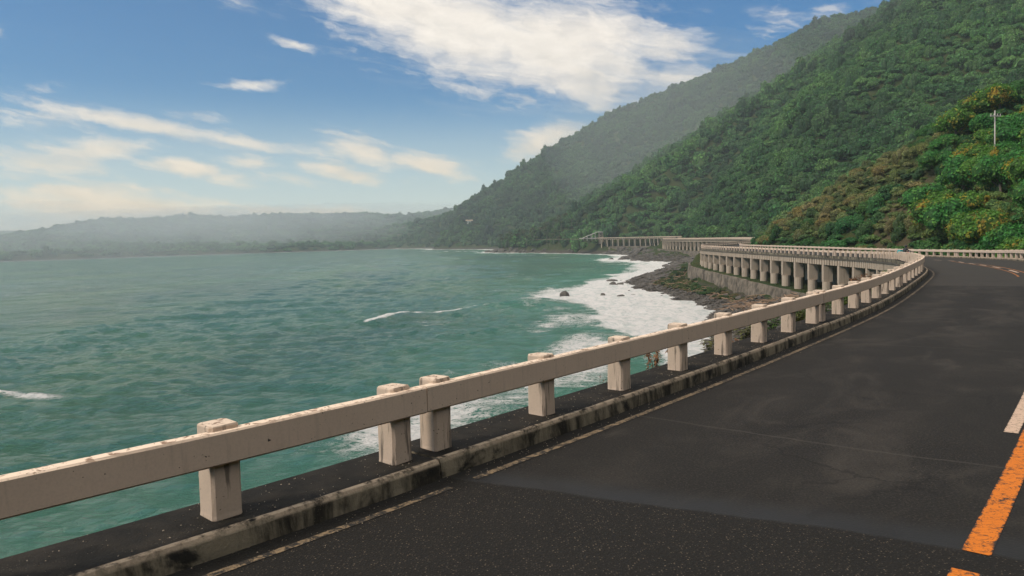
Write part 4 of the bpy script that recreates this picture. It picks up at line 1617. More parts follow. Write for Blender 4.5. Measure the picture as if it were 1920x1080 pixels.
def make_tree(name, loc, size, tall, tint, autumn, label, group, seed):
    rd = random.Random(seed)
    root = empty(name, loc, rd.uniform(0, 2 * PI))
    tag(root, label, 'tree' if 'tree' in name else 'shrub', group)
    c = mesh_obj('crown', CROWNS[seed % len(CROWNS)], root, world=False)
    lift = 0.55 * size * tall if 'tree' in name else -0.05 * size
    c.location = (0, 0, lift - 0.1 * size)
    c.scale = (size, size, size * rd.uniform(0.85, 1.15))
    c['tint'] = [float(v) for v in tint]
    c['autumn'] = float(autumn)
    t = mesh_obj('trunk', TRUNKS[seed % len(TRUNKS)], root, world=False)
    t.scale = (size * 1.1, size * 1.1, size * (0.55 * tall + 0.55))
    return root


tp = np.concatenate([scatter(34, 190, 44, 215, 7.2, 77), scatter(30, 90, 40, 112, 4.6, 78)])
_az = tp[:, 0] / tp[:, 1]
tp = tp[(np.arange(len(tp)) < len(scatter(34, 190, 44, 215, 7.2, 77))) | (_az > 0.55)]
tp = tp[frustum_ok(tp, 3)]
H = height(tp)
q, s = road_q(tp)
so = soil_amount(tp)
ok = (q > 11.6) & (so < 0.5) & (q < 70)
tp, H, q = tp[ok], H[ok], q[ok]
k = visible(tp, H, 4, 0.0)
tp, H, q = tp[k], H[k], q[k]
od = np.argsort(np.hypot(tp[:, 0], tp[:, 1]))[:230]
brn = brown_amount(tp, q, H)
tr = random.Random(19)
SHARE = {
    'golden': 'green tree dotted with yellow and orange leaves on the slope at the right edge',
    'green': 'fresh green leafy tree on the slope right of the bare earth slide',
    'scrub': 'dry brown shrub on the slope left of the bare earth slide',
    'olive': 'green shrub among dry scrub on the slope left of the bare earth slide',
    'upper': 'green tree higher on the slope behind the roadside scrub'}
ORD = ['first', 'second', 'third', 'fourth', 'fifth', 'sixth', 'seventh', 'eighth', 'ninth', 'tenth', 'eleventh', 'twelfth', 'thirteenth', 'fourteenth', 'fifteenth', 'sixteenth']
front = [i for i in od if tp[i, 0] / tp[i, 1] > 0.555 and q[i] < 15.2]
front.sort(key=lambda i: tp[i, 0] / tp[i, 1])
rank = {i: k for k, i in enumerate(front)}
for n, i in enumerate(od):
    x, y = tp[i]
    az = x / y
    if az > 0.555 and q[i] < 45:
        if tr.random() < 0.5:
            kind, nm, tint, au, size = 'golden', 'tree', (0.085, 0.205, 0.036), tr.uniform(0.6, 0.95), tr.uniform(2.6, 4.0)
        else:
            kind, nm, tint, au, size = 'green', 'tree', (0.045, 0.185, 0.042), 0.12, tr.uniform(2.5, 4.0)
    elif q[i] > 45:
        kind, nm, tint, au, size = 'upper', 'tree', (0.042, 0.140, 0.034), 0.0, tr.uniform(2.2, 3.6)
    elif brn[i] > 0.35:
        kind, nm, tint, au, size = 'scrub', 'shrub', (tr.uniform(0.16, 0.25), tr.uniform(0.165, 0.20), 0.072), 0.10, tr.uniform(1.5, 2.4)
    else:
        kind, nm, tint, au, size = 'olive', 'shrub', (tr.uniform(0.035, 0.07), tr.uniform(0.11, 0.15), 0.034), 0.1, tr.uniform(1.6, 2.8)
    lab = SHARE[kind]
    if i in rank and rank[i] < len(ORD):
        lab = '%s tree from the left right behind the inland guardrail, %s' % (ORD[rank[i]], 'with yellow leaves' if kind == 'golden' else 'fresh green')
    make_tree(nm, (x, y, H[i] - 0.1), size, tr.uniform(0.6, 1.0), tint, au, lab, {'golden': 'yellow-leaved trees', 'green': 'green trees by the earth slide', 'scrub': 'dry shrubs on the slope', 'olive': 'green shrubs on the slope', 'upper': 'trees higher on the slope'}[kind], 900 + n)


# ------------------------------------------------------------------ boulder beach
def rock_mesh(name, seed, sub=2):
    bm = bmesh.new()
    bmesh.ops.create_icosphere(bm, subdivisions=sub, radius=1.0)
    sv_ = Vector((seed * 3.1, seed * 1.7, seed * 0.9))
    for v in bm.verts:
        n = mnoise.noise(v.co * 1.1 + sv_) * 0.45 + mnoise.noise(v.co * 2.6 + sv_) * 0.22
        v.co *= 1 + n
        v.co.z *= 0.72
    me = bpy.data.meshes.new(name)
    bm.to_mesh(me)
    bm.free()
    me.materials.append(MATS['rock'])
    return me


ROCKS = [rock_mesh('rock', 20 + i, 2) for i in range(6)]
PROTO_ROCK = bpy.data.collections.new('stone_shapes')
for i in range(5):
    PROTO_ROCK.objects.link(bpy.data.objects.new('c_stone_%d' % i, rock_mesh('stone_%d' % i, 60 + i, 1)))
P = np.concatenate([scatter(14, 46, 62, 230, 0.5, 15), scatter(30, 100, 225, 470, 1.7, 16), scatter(-30, 90, 470, 780, 3.6, 17)])
P = P[frustum_ok(P, 6)]
H = height(P)
q, s = road_q(P)
ok = (H > SEA - 0.25) & (H < -6.0) & ((q < -3.6) | (P[:, 1] > 600))
P, H = P[ok], H[ok]
big = np.interp(P[:, 1], [60, 225, 226, 470, 471, 800], [0.19, 0.24, 0.5, 0.6, 1.2, 1.7])
sc = big * np.exp(rng.normal(0, 0.42, len(P)))
o = gn_scatter('shingle', PROTO_ROCK, P, H + 0.05 * sc, np.stack([sc, sc * rng.uniform(0.7, 1.2, len(P)), sc * 0.8], 1), np.ones((len(P), 3)), np.zeros(len(P)), 5)
tag(o, 'dark grey boulders and shingle heaped along the shore', kind='stuff')

SEA_ROCKS = [
    (10.7, 152.1, 1.0, 1.25, 'rounded dark boulder standing alone farthest out in the surf'),
    (18.3, 150.9, 0.75, 1.1, 'pointed dark rock in the white foam inshore of the lone boulder'),
    (21.3, 147.0, 0.85, 0.7, 'low dark rock in the foam off the point, nearest the camera'),
    (24.4, 150.2, 0.55, 0.6, 'small dark rock at the inner edge of the foam off the point'),
    (25.0, 184.1, 1.35, 0.75, 'broad dark rock just off the tip of the boulder point'),
    (26.9, 200.0, 1.6, 0.45, 'long flat rock awash beyond the tip of the boulder point'),
    (27.3, 187.6, 0.9, 0.5, 'dark rock touching the tip of the boulder point'),
    (29.6, 201.4, 0.6, 0.6, 'small rock behind the tip of the boulder point'),
    (25.1, 134.2, 0.35, 0.7, 'tiny rock alone in the white wash before the beach'),
    (25.5, 162.5, 0.45, 0.6, 'small rock in the foam beside the boulder point'),
    (58.0, 392.0, 2.2, 0.6, 'dark rock at the seaward end of the far reef'),
    (61.0, 372.0, 2.4, 0.5, 'flat dark rock on the near side of the far reef'),
    (54.0, 405.0, 1.8, 0.5, 'low rock breaking the foam off the far reef'),
    (64.0, 352.0, 1.6, 0.6, 'rock in the foam of the cove below the middle viaduct'),
    (-14.0, 742.0, 4.5, 0.9, 'big dark rock at the foot of the palm headland'),
    (-24.0, 775.0, 3.6, 0.7, 'rock off the end of the palm headland')]
for n, (x, y, w, hk, lab) in enumerate(SEA_ROCKS):
    o = mesh_obj('sea_rock', ROCKS[n % 6])
    o.location = (x, y, SEA + 0.1 * w)
    o.rotation_euler = (0, 0, n * 1.9)
    o.scale = (w, w * 0.75, w * hk)
    tag(o, lab, 'rock', 'rocks in the surf')

# creepers and grass above the boulders
P = scatter(26, 44, 104, 180, 0.75, 23)
q, s = road_q(P)
H = height(P)
n = fbm(P[:, 0] / 5, P[:, 1] / 9, 3, 191)
yq = np.interp(P[:, 1], [104, 118, 140, 165, 180], [-3.6, -4.4, -8.0, -10.0, -8.0])
ok = (q < -3.4) & (q > yq - 2 + 3 * n) & (n > 0.41) & (H > -8.6)
P, H = P[ok], H[ok]
sc = rng.uniform(0.35, 0.8, len(P))
br = np.clip((fbm(P[:, 0] / 4, P[:, 1] / 4, 3, 192) - 0.28) * 3.2, 0.15, 0.9)
o = gn_scatter('creeper', PROTO, P, H - 0.05, np.stack([sc * 1.25, sc * 1.25, sc * 0.75], 1), tints(P, 193, br, r) * 0.75, np.zeros(len(P)), 6)
tag(o, 'low green creepers and grass on the beach below the seawall', kind='stuff')
m = MB()
dr = random.Random(41)
DW = scatter(24, 42, 84, 172, 1.15, 29)
q, s = road_q(DW)
H = height(DW)
n = fbm(DW[:, 0] / 5, DW[:, 1] / 7, 3, 195)
ok = (q < -3.3) & (q > -10.5) & (H > -8.7) & (n > 0.38)
for (x, y), h in zip(DW[ok], H[ok]):
    for _ in range(2):
        a = dr.uniform(0, PI)
        L = dr.uniform(0.25, 1.0) * (2.0 if dr.random() < 0.12 else 1.0)
        rr = dr.uniform(0.03, 0.075)
        zz = h + 0.22 + dr.uniform(0, 0.22)
        dxx, dyy, dzz = math.cos(a) * L, math.sin(a) * L, dr.uniform(-0.2, 0.2) * L
        ox, oy = dr.uniform(-0.5, 0.5), dr.uniform(-0.5, 0.5)
        m.tube([(x + ox - dxx, y + oy - dyy, zz - dzz), (x + ox + dr.uniform(-.1, .1), y + oy + dr.uniform(-.1, .1), zz + 0.05), (x + ox + dxx, y + oy + dyy, zz + dzz)], [rr, rr * 0.9, rr * 0.6], 4)
o = m.build('driftwood', 'driftwood')
tag(o, 'tangle of bleached driftwood and litter strewn across the beach', kind='stuff')


# ------------------------------------------------------------------ plants at the seaward edge of the road
def leaf_blade(m, p, d, up, L, w):
    """a thin folded leaf of four triangles"""
    p, d, up = Vector(p), Vector(d).normalized(), Vector(up)
    sd = d.cross(up)
    sd = sd.normalized() if sd.length > 1e-4 else d.orthogonal().normalized()
    nrm = sd.cross(d)
    a, b, c = p, p + d * L * 0.5 + nrm * w * 0.25, p + d * L - nrm * w * 0.4
    m.add([a, b + sd * w, c, b - sd * w, b - nrm * w * 0.3], [(0, 1, 4), (1, 2, 4), (0, 4, 3), (4, 2, 3)])


def weed(name, label, cat, loc, h, nst, leafmat, seed, leaf=0.09, spread=0.5, nleaf=16, droop=0.8, stem_r=0.006, group=None):
    rd = random.Random(seed)
    root = empty(name, loc)
    tag(root, label, cat, group)
    st, lf = MB(), MB()
    for i in range(nst):
        a = rd.uniform(0, 2 * PI)
        hh = h * rd.uniform(0.6, 1.0)
        tip = (math.cos(a) * spread * hh, math.sin(a) * spread * hh, hh)
        b = (rd.uniform(-.06, .06), rd.uniform(-.06, .06), -0.1)
        mid = (tip[0] * 0.35 + b[0], tip[1] * 0.35 + b[1], hh * 0.6)
        st.tube([b, mid, tip], [stem_r * 1.4, stem_r, stem_r * 0.5], 5)
        for k in range(nleaf):
            u = rd.uniform(0.25, 1.0)
            p0 = [mid[j] + (tip[j] - mid[j]) * max(0, (u - 0.5) * 2) if u > 0.5 else b[j] + (mid[j] - b[j]) * u * 2 for j in range(3)]
            w = rd.uniform(0, 2 * PI)
            leaf_blade(lf, p0, (math.cos(w), math.sin(w), rd.uniform(-droop, 0.35)), (0, 0, 1), leaf * rd.uniform(0.6, 1.3), leaf * rd.uniform(0.12, 0.24))
    st.build('stem', 'bark', root, world=False)
    lf.build('foliage', leafmat, root, world=False)
    return root


def edge_plant(s, q, z, **k):
    x, y, zz = rp(s, q, z)
    return (x, y, zz)


weed('dry_weed', 'withered brown weed hanging below the rail at the walkway edge', 'weed', edge_plant(5.55, -0.62, -0.15), 0.62, 7, 'dry_leaf', 1, 0.075, 0.35, 26, 1.4)
weed('dry_weed', 'tall withered brown weed with drooping leaves close before a rail post', 'weed', edge_plant(6.35, -0.66, -0.15), 0.80, 9, 'dry_leaf', 2, 0.085, 0.30, 30, 1.5)
weed('dry_weed', 'few bare dry twigs standing at the foot of a rail post', 'weed', edge_plant(3.75, -0.42, 0.10), 0.22, 4, 'dry_leaf', 3, 0.035, 0.7, 5, 0.6, 0.003)
weed('grass_tuft', 'yellow green grass tuft behind the first gap after the withered weeds', 'grass', edge_plant(8.1, -0.75, -0.35), 0.75, 16, 'grass_blade', 4, 0.13, 0.35, 14, 0.2, 0.004)
weed('grass_tuft', 'rusty brown and green tuft low against the kerb of the walkway', 'grass', edge_plant(8.8, -0.60, -0.25), 0.5, 12, 'dry_leaf', 5, 0.09, 0.5, 12, 0.3, 0.004)
weed('grass_tuft', 'bright green grass tuft seen under the beam at mid railing', 'grass', edge_plant(9.7, -0.75, -0.35), 0.85, 18, 'grass_blade', 6, 0.14, 0.3, 14, 0.2, 0.004)
weed('grass_tuft', 'dense green tuft behind the double post', 'grass', edge_plant(11.3, -0.80, -0.4), 1.0, 20, 'fresh_leaf', 7, 0.15, 0.32, 16, 0.2, 0.005)
weed('grass_tuft', 'green tuft just past the double post', 'grass', edge_plant(13.2, -0.80, -0.4), 0.95, 18, 'grass_blade', 8, 0.15, 0.32, 16, 0.2, 0.005)
weed('grass_tuft', 'leafy green tuft under the beam where the railing starts to bend', 'grass', edge_plant(15.6, -0.85, -0.5), 1.1, 20, 'fresh_leaf', 9, 0.16, 0.35, 16, 0.2, 0.005)


def bare_bush(label, loc, h, seed, nleaf):
    rd = random.Random(seed)
    root = empty('bare_bush', loc)
    tag(root, label, 'bush', 'bushes on the bank')
    br, lf = MB(), MB()

    def grow_(p, d, L, r_, lev):
        q_ = p + d * L
        br.tube([p, (p + q_) / 2 + Vector((rd.uniform(-1, 1), rd.uniform(-1, 1), 0)) * L * 0.06, q_], [r_, r_ * 0.8, r_ * 0.6], 4)
        if lev == 0:
            for _ in range(nleaf):
                leaf_blade(lf, q_ - d * L * rd.random(), (rd.uniform(-1, 1), rd.uniform(-1, 1), rd.uniform(-1.2, 0.3)), (0, 0, 1), rd.uniform(0.1, 0.22), rd.uniform(0.02, 0.05))
            return
        for _ in range(3):
            nd = (d + Vector((rd.uniform(-1, 1), rd.uniform(-1, 1), rd.uniform(-0.3, 0.6))) * 0.62).normalized()
            grow_(q_ - d * L * rd.uniform(0, 0.35), nd, L * rd.uniform(0.55, 0.8), r_ * 0.6, lev - 1)
    for _ in range(5):
        grow_(Vector((rd.uniform(-.3, .3), rd.uniform(-.3, .3), -0.2)), Vector((rd.uniform(-.5, .5), rd.uniform(-.5, .5), 1)).normalized(), h * 0.36, 0.035, 3)
    br.build('branches', 'bark', root, world=False)
    lf.build('foliage', 'dry_leaf', root, world=False)
    return root


def zat(x, y):
    return float(height(np.array([[x, y]], float))[0])


bare_bush('leafless grey brown bush on the bank before the viaduct piers', (22.0, 49.5, zat(22.0, 49.5)), 3.0, 11, 2)
bare_bush('tangled dry bush with rusty leaves left of the leafy shrub by the bend', (24.2, 50.5, zat(24.2, 50.5)), 2.6, 12, 6)
for (x, y, sz, tint, au, lab) in (
        (24.3, 47.6, 1.05, (0.05, 0.12, 0.02), 0.5, 'leafy green and yellow shrub poking over the seaward rail near the bend'),
        (23.0, 47.0, 0.9, (0.04, 0.11, 0.02), 0.2, 'low green shrub below the seaward rail left of the bend'),
        (25.6, 51.5, 0.9, (0.10, 0.09, 0.03), 0.6, 'yellowing shrub against the viaduct girder by the bend'),
        (19.0, 43.2, 0.9, (0.045, 0.10, 0.02), 0.1, 'green shrub on the bank below the middle of the railing'),
        (14.2, 36.0, 0.8, (0.06, 0.10, 0.02), 0.2, 'small green shrub behind the narrowing rail posts')):
    make_tree('shrub', (x, y, max(zat(x, y), -2.2)), sz, 0.8, tint, au, lab, 'shrubs on the seaward bank', int(x * 7))


# ------------------------------------------------------------------ palms on the headland
def palm_crown(seed):
    rd = random.Random(seed)
    m = MB()
    for i in range(15):
        a = 2 * PI * i / 15 + rd.uniform(-.15, .15)
        el = rd.uniform(-0.35, 0.95)
        pts = []
        for k in range(5):
            u = k / 4
            rad = 0.30 * u * math.cos(el * 0.7)
            z = 0.30 * (math.sin(el) * u - 0.55 * u * u)
            pts.append((math.cos(a) * rad, math.sin(a) * rad, z))
        sx, sy = -math.sin(a), math.cos(a)
        w = [0.012, 0.05, 0.058, 0.04, 0.006]
        V = []
        for p_, ww in zip(pts, w):
            V += [(p_[0] - sx * ww, p_[1] - sy * ww, p_[2] - ww * 0.5), p_, (p_[0] + sx * ww, p_[1] + sy * ww, p_[2] - ww * 0.5)]
        Fc = []
        for k in range(4):
            o_ = k * 3
            Fc += [(o_, o_ + 1, o_ + 4, o_ + 3), (o_ + 1, o_ + 2, o_ + 5, o_ + 4)]
        m.add(V, Fc)
    me = m.mesh('crown', 'leaves')
    at = me.attributes.new('leaf', 'FLOAT', 'POINT')
    at.data.foreach_set('value', [rd.random() for _ in me.vertices])
    return me


PCR = [palm_crown(i) for i in range(3)]


def palm_trunk(seed):
    rd = random.Random(seed)
    m = MB()
    b = rd.uniform(-0.08, 0.08)
    m.tube([(0, 0, -0.05), (b * 0.3, 0, 0.35), (b * 0.7, 0.02, 0.7), (b, 0.03, 1.0)], [0.022, 0.016, 0.013, 0.012], 6)
    return m.mesh('trunk', 'palm_bark', True), b


PTR = [palm_trunk(i) for i in range(3)]
pp = scatter(-14, 66, 640, 800, 9.5, 71)
hh = height(pp)
ok = (hh > -7) & (hh < 14)
pp, hh = pp[ok], hh[ok]
od = np.argsort(pp[:, 1])[:75]
pr = random.Random(8)
for n, i in enumerate(od):
    L = pr.uniform(9, 14)
    root = empty('palm_tree', (pp[i, 0], pp[i, 1], hh[i]), pr.uniform(0, 2 * PI))
    tag(root, 'tall coconut palm in the dark grove on the headland', 'palm tree', 'palms of the headland grove')
    me, b = PTR[n % 3]
    t_ = mesh_obj('trunk', me, root, world=False)
    t_.scale = (L, L, L)
    c = mesh_obj('crown', PCR[n % 3], root, world=False)
    c.location = (b * L, 0.03 * L, L)
    c.scale = (L, L, L)
    c['tint'] = [0.030 * pr.uniform(0.7, 1.5), 0.052 * pr.uniform(0.8, 1.3), 0.016]
    c['autumn'] = 0.0

# ------------------------------------------------------------------ buildings
bx = empty('roadside_building', (69, 572, zat(69, 572)))
bz = zat(69, 572)
tag(bx, 'pale square lookout tower at the end of the farthest viaduct', 'building')
m = MB(); m.box((69, 572, (bz - 0.5 + 6.6) / 2), (3.4, 3.4, 6.6 - bz + 0.5)); m.build('wall', 'tower_concrete', bx)
m = MB(); m.box((68.2, 571.6, 6.85), (6.2, 4.6, 0.46)); m.build('roof', 'white_wall', bx)
for zc in (3.6, 5.2):
    m = MB(); m.box((68.6, 570.27, zc), (1.1, 0.10, 0.8)); w_ = m.build('window', 'dark_opening', bx)
hx = empty('shelter', (60, 570, zat(60, 570)))
tag(hx, 'white sloping roofed shelter left of the lookout tower', 'building')
for i, (x, z0, w) in enumerate(((63.0, 5.9, 3.0), (59.6, 4.7, 3.6), (56.6, 3.5, 3.2))):
    m = MB()
    m.add([(x - w / 2, 568, z0 - 0.7), (x + w / 2, 568, z0 + 0.5), (x + w / 2, 573, z0 + 0.5), (x - w / 2, 573, z0 - 0.7), (x - w / 2, 568, z0 - 0.95), (x + w / 2, 568, z0 + 0.25), (x + w / 2, 573, z0 + 0.25), (x - w / 2, 573, z0 - 0.95)],
          [(0, 1, 2, 3), (7, 6, 5, 4), (0, 4, 5, 1), (1, 5, 6, 2), (2, 6, 7, 3), (3, 7, 4, 0)])
    m.build('roof', 'roof_tile', hx)
    for dx_ in (-w * 0.4, w * 0.4):
        m = MB(); m.tube([(x + dx_, 568.4, 0.5), (x + dx_, 568.4, z0 - 0.9 + 1.2 * (dx_ + w / 2) / w + 0.02)], 0.16, 6); m.build('post', 'white_wall', hx)
m = MB(); m.box((58.5, 569, 2.2), (13, 0.3, 0.7)); m.build('parapet', 'white_wall', hx)
# lone house on the mountain
_ys = np.arange(1090, 1400, 5.0)
_Pr = np.stack([-0.0545 * _ys, _ys], 1)
_ang = (height(_Pr) + 6 - EYE) / _ys
_k = int(np.argmin(np.abs(_ang - 0.0255)))
hxp, hyp = _Pr[_k]
hz_ = zat(hxp, hyp) + 6
hs = empty('hill_house', (hxp, hyp, hz_ - 6))
tag(hs, 'small pale house among the trees of the dark headland', 'house')
m = MB(); m.box((hxp, hyp - 6, hz_ - 0.5), (7, 6, 5)); m.build('wall', 'white_wall', hs)
m = MB(); m.add([(hxp - 6, hyp - 9.6, hz_ + 2.5), (hxp + 6, hyp - 9.6, hz_ + 2.5), (hxp + 6, hyp - 6, hz_ + 4.2), (hxp - 6, hyp - 6, hz_ + 4.2), (hxp - 6, hyp - 2.4, hz_ + 2.5), (hxp + 6, hyp - 2.4, hz_ + 2.5)], [(0, 1, 2, 3), (3, 2, 5, 4), (0, 3, 4), (1, 5, 2), (0, 4, 5, 1)]); m.build('roof', 'tower_concrete', hs)
for dx_ in (-3, 0, 3):
    m = MB(); m.box((hxp + dx_, hyp - 9.02, hz_), (1.5, 0.12, 1.6)); m.build('window', 'dark_opening', hs)


# ------------------------------------------------------------------ utility poles
def utility_pole(x, y, ztop, label, arm):
    zb = zat(x, y)
    root = empty('utility_pole', (x, y, zb))
    tag(root, label, 'pole', 'utility poles on the slope')
    m = MB(); m.tube([(x + 0.12, y, zb - 0.5), (x, y, ztop)], [0.10, 0.075], 8); m.build('mast', 'pole_wood', root, smooth=True)
    m = MB(); m.box((x, y - 0.16, ztop - 0.75), (arm, 0.12, 0.14), 0.25); m.build('crossarm', 'pole_wood', root)
    for k in (-0.45, -0.15, 0.2, 0.45):
        m = MB(); m.tube([(x + k * arm * math.cos(.25), y - 0.16 + k * arm * math.sin(.25), ztop - 0.68), (x + k * arm * math.cos(.25), y - 0.16 + k * arm * math.sin(.25), ztop - 0.42)], [0.045, 0.03], 6)
        m.build('insulator', 'white_wall', root)
    return root


utility_pole(64.5, 100.0, 17.6, 'weathered pole with a crossarm standing tall near the right edge', 1.7)
utility_pole(88.7, 170.0, 19.9, 'smaller pole with a crossarm above the bare earth slide', 2.2)
_yy = np.arange(415, 560, 3.0)
_hh = height(np.stack([0.2345 * _yy, _yy], 1)) + 4.5 - (EYE + 0.0372 * _yy)
_py = float(_yy[int(np.argmax(_hh > 0))])
utility_pole(0.2345 * _py, _py, EYE + 0.0372 * _py, 'thin pole against the forest above the middle viaduct', 1.6)


# ------------------------------------------------------------------ motorcycle and rider
def moto(loc, rz):
    root = empty('motorcycle', loc, rz)
    tag(root, 'red motorcycle with a teal rear box seen over the seaward rail', 'motorcycle')
    def P_(mb, nm, mat, par=root, sm=False):
        return mb.build(nm, mat, par, smooth=sm, world=False)
    for x in (-0.62, 0.62):
        m = MB()
        pts = [(x + 0.27 * math.cos(a), 0, 0.30 + 0.27 * math.sin(a)) for a in np.linspace(0, 2 * PI, 17)]
        m.tube(pts, 0.045, 6, cap=False); w_ = P_(m, 'wheel', 'black_rubber', sm=True)
        m = MB()
        for a in np.linspace(0, PI, 4)[:-1]:
            m.tube([(x - 0.25 * math.cos(a), 0, 0.30 - 0.25 * math.sin(a)), (x + 0.25 * math.cos(a), 0, 0.30 + 0.25 * math.sin(a))], 0.012, 5)
        P_(m, 'spokes', 'steel', w_)
    m = MB(); m.tube([(-0.5, 0, 0.66), (0.0, 0, 0.62), (0.25, 0, 0.74), (0.42, 0, 0.86)], [0.10, 0.13, 0.15, 0.09], 10); P_(m, 'fuel_tank', 'red_paint', sm=True)
    m = MB(); m.box((-0.02, 0, 0.42), (0.42, 0.24, 0.28)); P_(m, 'engine', 'steel')
    m = MB(); m.tube([(0.62, 0, 0.30), (0.45, 0, 0.72), (0.36, 0, 0.98)], 0.03, 6); P_(m, 'fork', 'steel')
    m = MB(); m.tube([(0.30, -0.34, 1.0), (0.37, 0, 0.98), (0.30, 0.34, 1.0)], 0.016, 6); P_(m, 'handlebar', 'black_rubber')
    m = MB(); m.ball((0.52, 0, 0.88), (0.09, 0.10, 0.10)); P_(m, 'headlight', 'steel', sm=True)
    m = MB(); m.tube([(-0.62, 0, 0.76), (-0.2, 0, 0.74), (0.08, 0, 0.76)], [0.09, 0.12, 0.10], 8); P_(m, 'seat', 'black_rubber', sm=True)
    m = MB(); m.box((-0.68, 0, 0.98), (0.36, 0.38, 0.32), taper=0.92); P_(m, 'luggage_box', 'cloth_teal')
    m = MB(); m.tube([(0.1, 0.14, 0.3), (-0.6, 0.16, 0.36)], [0.035, 0.05], 7); P_(m, 'exhaust', 'steel')
    return root


def skin_figure(name, chain, edges, radii, mat, parent):
    me = bpy.data.meshes.new(name)
    me.from_pydata(chain, edges, [])
    o = mesh_obj(name, me, parent, world=False)
    sk = o.modifiers.new('skin', 'SKIN')
    sl = me.skin_vertices[0].data
    for i, r_ in enumerate(radii):
        sl[i].radius = (r_, r_)
    sl[0].use_root = True
    o.modifiers.new('sub', 'SUBSURF').levels = 1
    o.modifiers['sub'].render_levels = 1
    me.materials.append(MATS[mat])
    return o


MX, MY, MZ = 34.0, 64.4, rp(s_at_y(64.4), 1.0)[2]
mrz = 0.35
mo = moto((MX, MY, MZ), mrz)
mo.scale = (0.88, 0.88, 0.88)
pe = empty('person', (MX, MY, MZ), mrz)
pe.scale = (0.88, 0.88, 0.88)
tag(pe, 'person in dark clothes and helmet riding the red motorcycle', 'person')
V = [(-0.22, 0, 0.82), (-0.16, 0, 1.02), (-0.02, 0, 1.22), (0.03, 0, 1.31), (0.06, 0, 1.36),
     (-0.02, 0.17, 1.20), (0.10, 0.27, 1.02), (0.28, 0.31, 1.02), (-0.02, -0.17, 1.20), (0.10, -0.27, 1.02), (0.28, -0.31, 1.02),
     (-0.18, 0.12, 0.80), (0.16, 0.19, 0.72), (0.05, 0.20, 0.40), (0.15, 0.20, 0.33), (-0.18, -0.12, 0.80), (0.16, -0.19, 0.72), (0.05, -0.20, 0.40), (0.15, -0.20, 0.33)]
E_ = [(0, 1), (1, 2), (2, 3), (3, 4), (2, 5), (5, 6), (6, 7), (2, 8), (8, 9), (9, 10), (0, 11), (11, 12), (12, 13), (13, 14), (0, 15), (15, 16), (16, 17), (17, 18)]
R_ = [0.15, 0.15, 0.15, 0.06, 0.055, 0.075, 0.055, 0.04, 0.075, 0.055, 0.04, 0.10, 0.08, 0.055, 0.045, 0.10, 0.08, 0.055, 0.045]
skin_figure('body', V, E_, R_, 'cloth_dark', pe)
m = MB(); m.ball((0.10, 0, 1.44), (0.095, 0.08, 0.11), 10, 8)
m.ball((0.19, 0, 1.43), (0.025, 0.018, 0.03), 6, 5)
m.build('head', 'skin', pe, smooth=True, world=False)
m = MB(); m.ball((0.075, 0, 1.475), (0.125, 0.115, 0.12), 12, 9); m.build('helmet', 'helmet', pe, smooth=True, world=False)
for sy in (-1, 1):
    m = MB()
    m.ball((0.31, 0.31 * sy, 1.02), (0.045, 0.03, 0.04), 7, 6)
    for f in range(4):
        m.tube([(0.33, (0.285 + 0.016 * f) * sy, 1.035), (0.36, (0.285 + 0.016 * f) * sy, 1.03), (0.365, (0.285 + 0.016 * f) * sy, 1.0)], [0.009, 0.009, 0.007], 5)
    m.tube([(0.31, 0.275 * sy, 1.01), (0.34, 0.265 * sy, 0.99)], [0.01, 0.008], 5)
    m.build('hand', 'skin', pe, smooth=True, world=False)

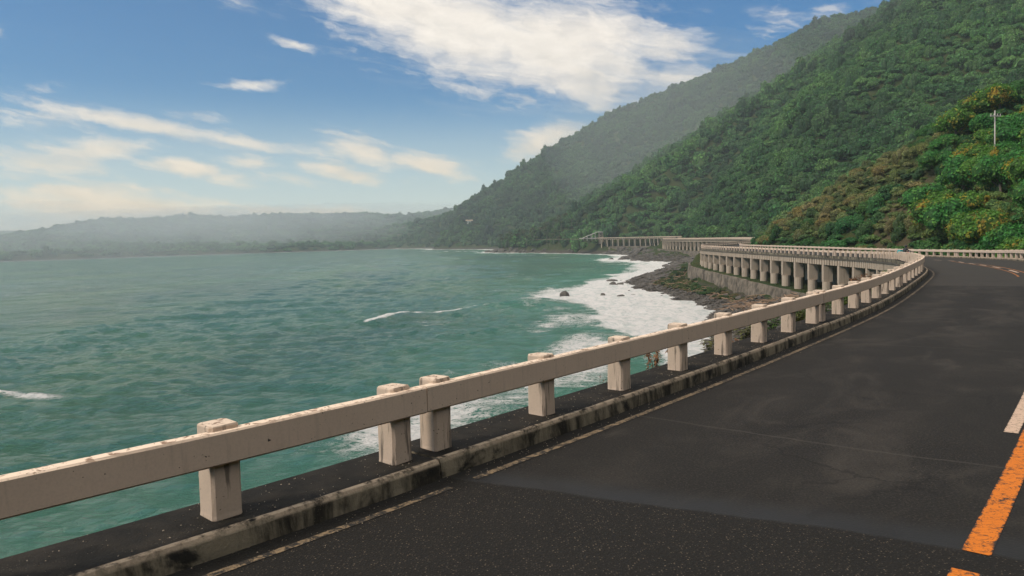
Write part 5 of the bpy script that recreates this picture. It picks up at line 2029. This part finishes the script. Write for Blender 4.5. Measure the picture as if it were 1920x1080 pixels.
# ------------------------------------------------------------------ grit on walkway and road
m = MB()
gr = random.Random(77)
for _ in range(2000):
    s = gr.uniform(-7, 24) if gr.random() < 0.8 else gr.uniform(-4, 10)
    u = gr.random()
    if u < 0.62:
        q_, z_ = gr.uniform(-0.33, 0.26), KERB_H + 0.003
    else:
        q_, z_ = Q_KERB + 0.02 + abs(gr.gauss(0, 0.16)), 0.003
    w = gr.uniform(0.003, 0.010)
    x, y, z = rp(s, q_, z_)
    a = gr.uniform(0, PI)
    m.add([(x - w * math.cos(a), y - w * math.sin(a), z), (x + w * math.cos(a), y + w * math.sin(a), z), (x - w * math.sin(a) * .7, y + w * math.cos(a) * .7, z), (x, y, z + w * 0.7)], [(0, 1, 3), (1, 2, 3), (2, 0, 3)])
o = m.build('grit', 'grit')
tag(o, 'pale grit and shell bits scattered on the walkway and gutter', kind='stuff')


# ------------------------------------------------------------------ haze
def m_haze(t, p):
    out = t.n['Material Output']
    t.n.remove(p)
    v = t.node('ShaderNodeVolumePrincipled')
    v.inputs['Color'].default_value = (0.80, 0.91, 0.97, 1)
    v.inputs['Density'].default_value = 0.00024
    v.inputs['Anisotropy'].default_value = 0.25
    t.l.new(v.outputs[0], out.inputs['Volume'])


material('haze_air', m_haze)


def m_mist(dens):
    def fn(t, p):
        out = t.n['Material Output']
        t.n.remove(p)
        v = t.node('ShaderNodeVolumePrincipled')
        v.inputs['Color'].default_value = (0.88, 0.94, 0.97, 1)
        v.inputs['Density'].default_value = dens
        v.inputs['Anisotropy'].default_value = 0.2
        t.l.new(v.outputs[0], out.inputs['Volume'])
    return fn


for nm, dens, c, rad, lab in (
        ('thin', 0.0006, (185, 800, 105), (150, 190, 105), 'pale mist hanging in the valley between the two mountain ridges'),
        ('bank', 0.0013, (-760, 2080, 80), (900, 210, 40), 'low cloud lying along the top of the hills across the bay'),
        ('sea', 0.0012, (-860, 1110, 22), (560, 190, 60), 'sea mist before the left end of the bay'),
        ('low', 0.0024, (-690, 1810, 36), (450, 125, 66), 'mist lying before the low green spur across the bay')):
    material('mist_' + nm, m_mist(dens))
    m = MB()
    m.ball(c, rad, 32, 20)
    o = m.build('mist', 'mist_' + nm, smooth=True)
    tag(o, lab, kind='stuff')
m = MB()
m.box((-400, 1400, 197.5), (6600, 3400, 417), 0)
o = m.build('haze', 'haze_air')
tag(o, 'thin pale sea haze over the bay', kind='stuff')
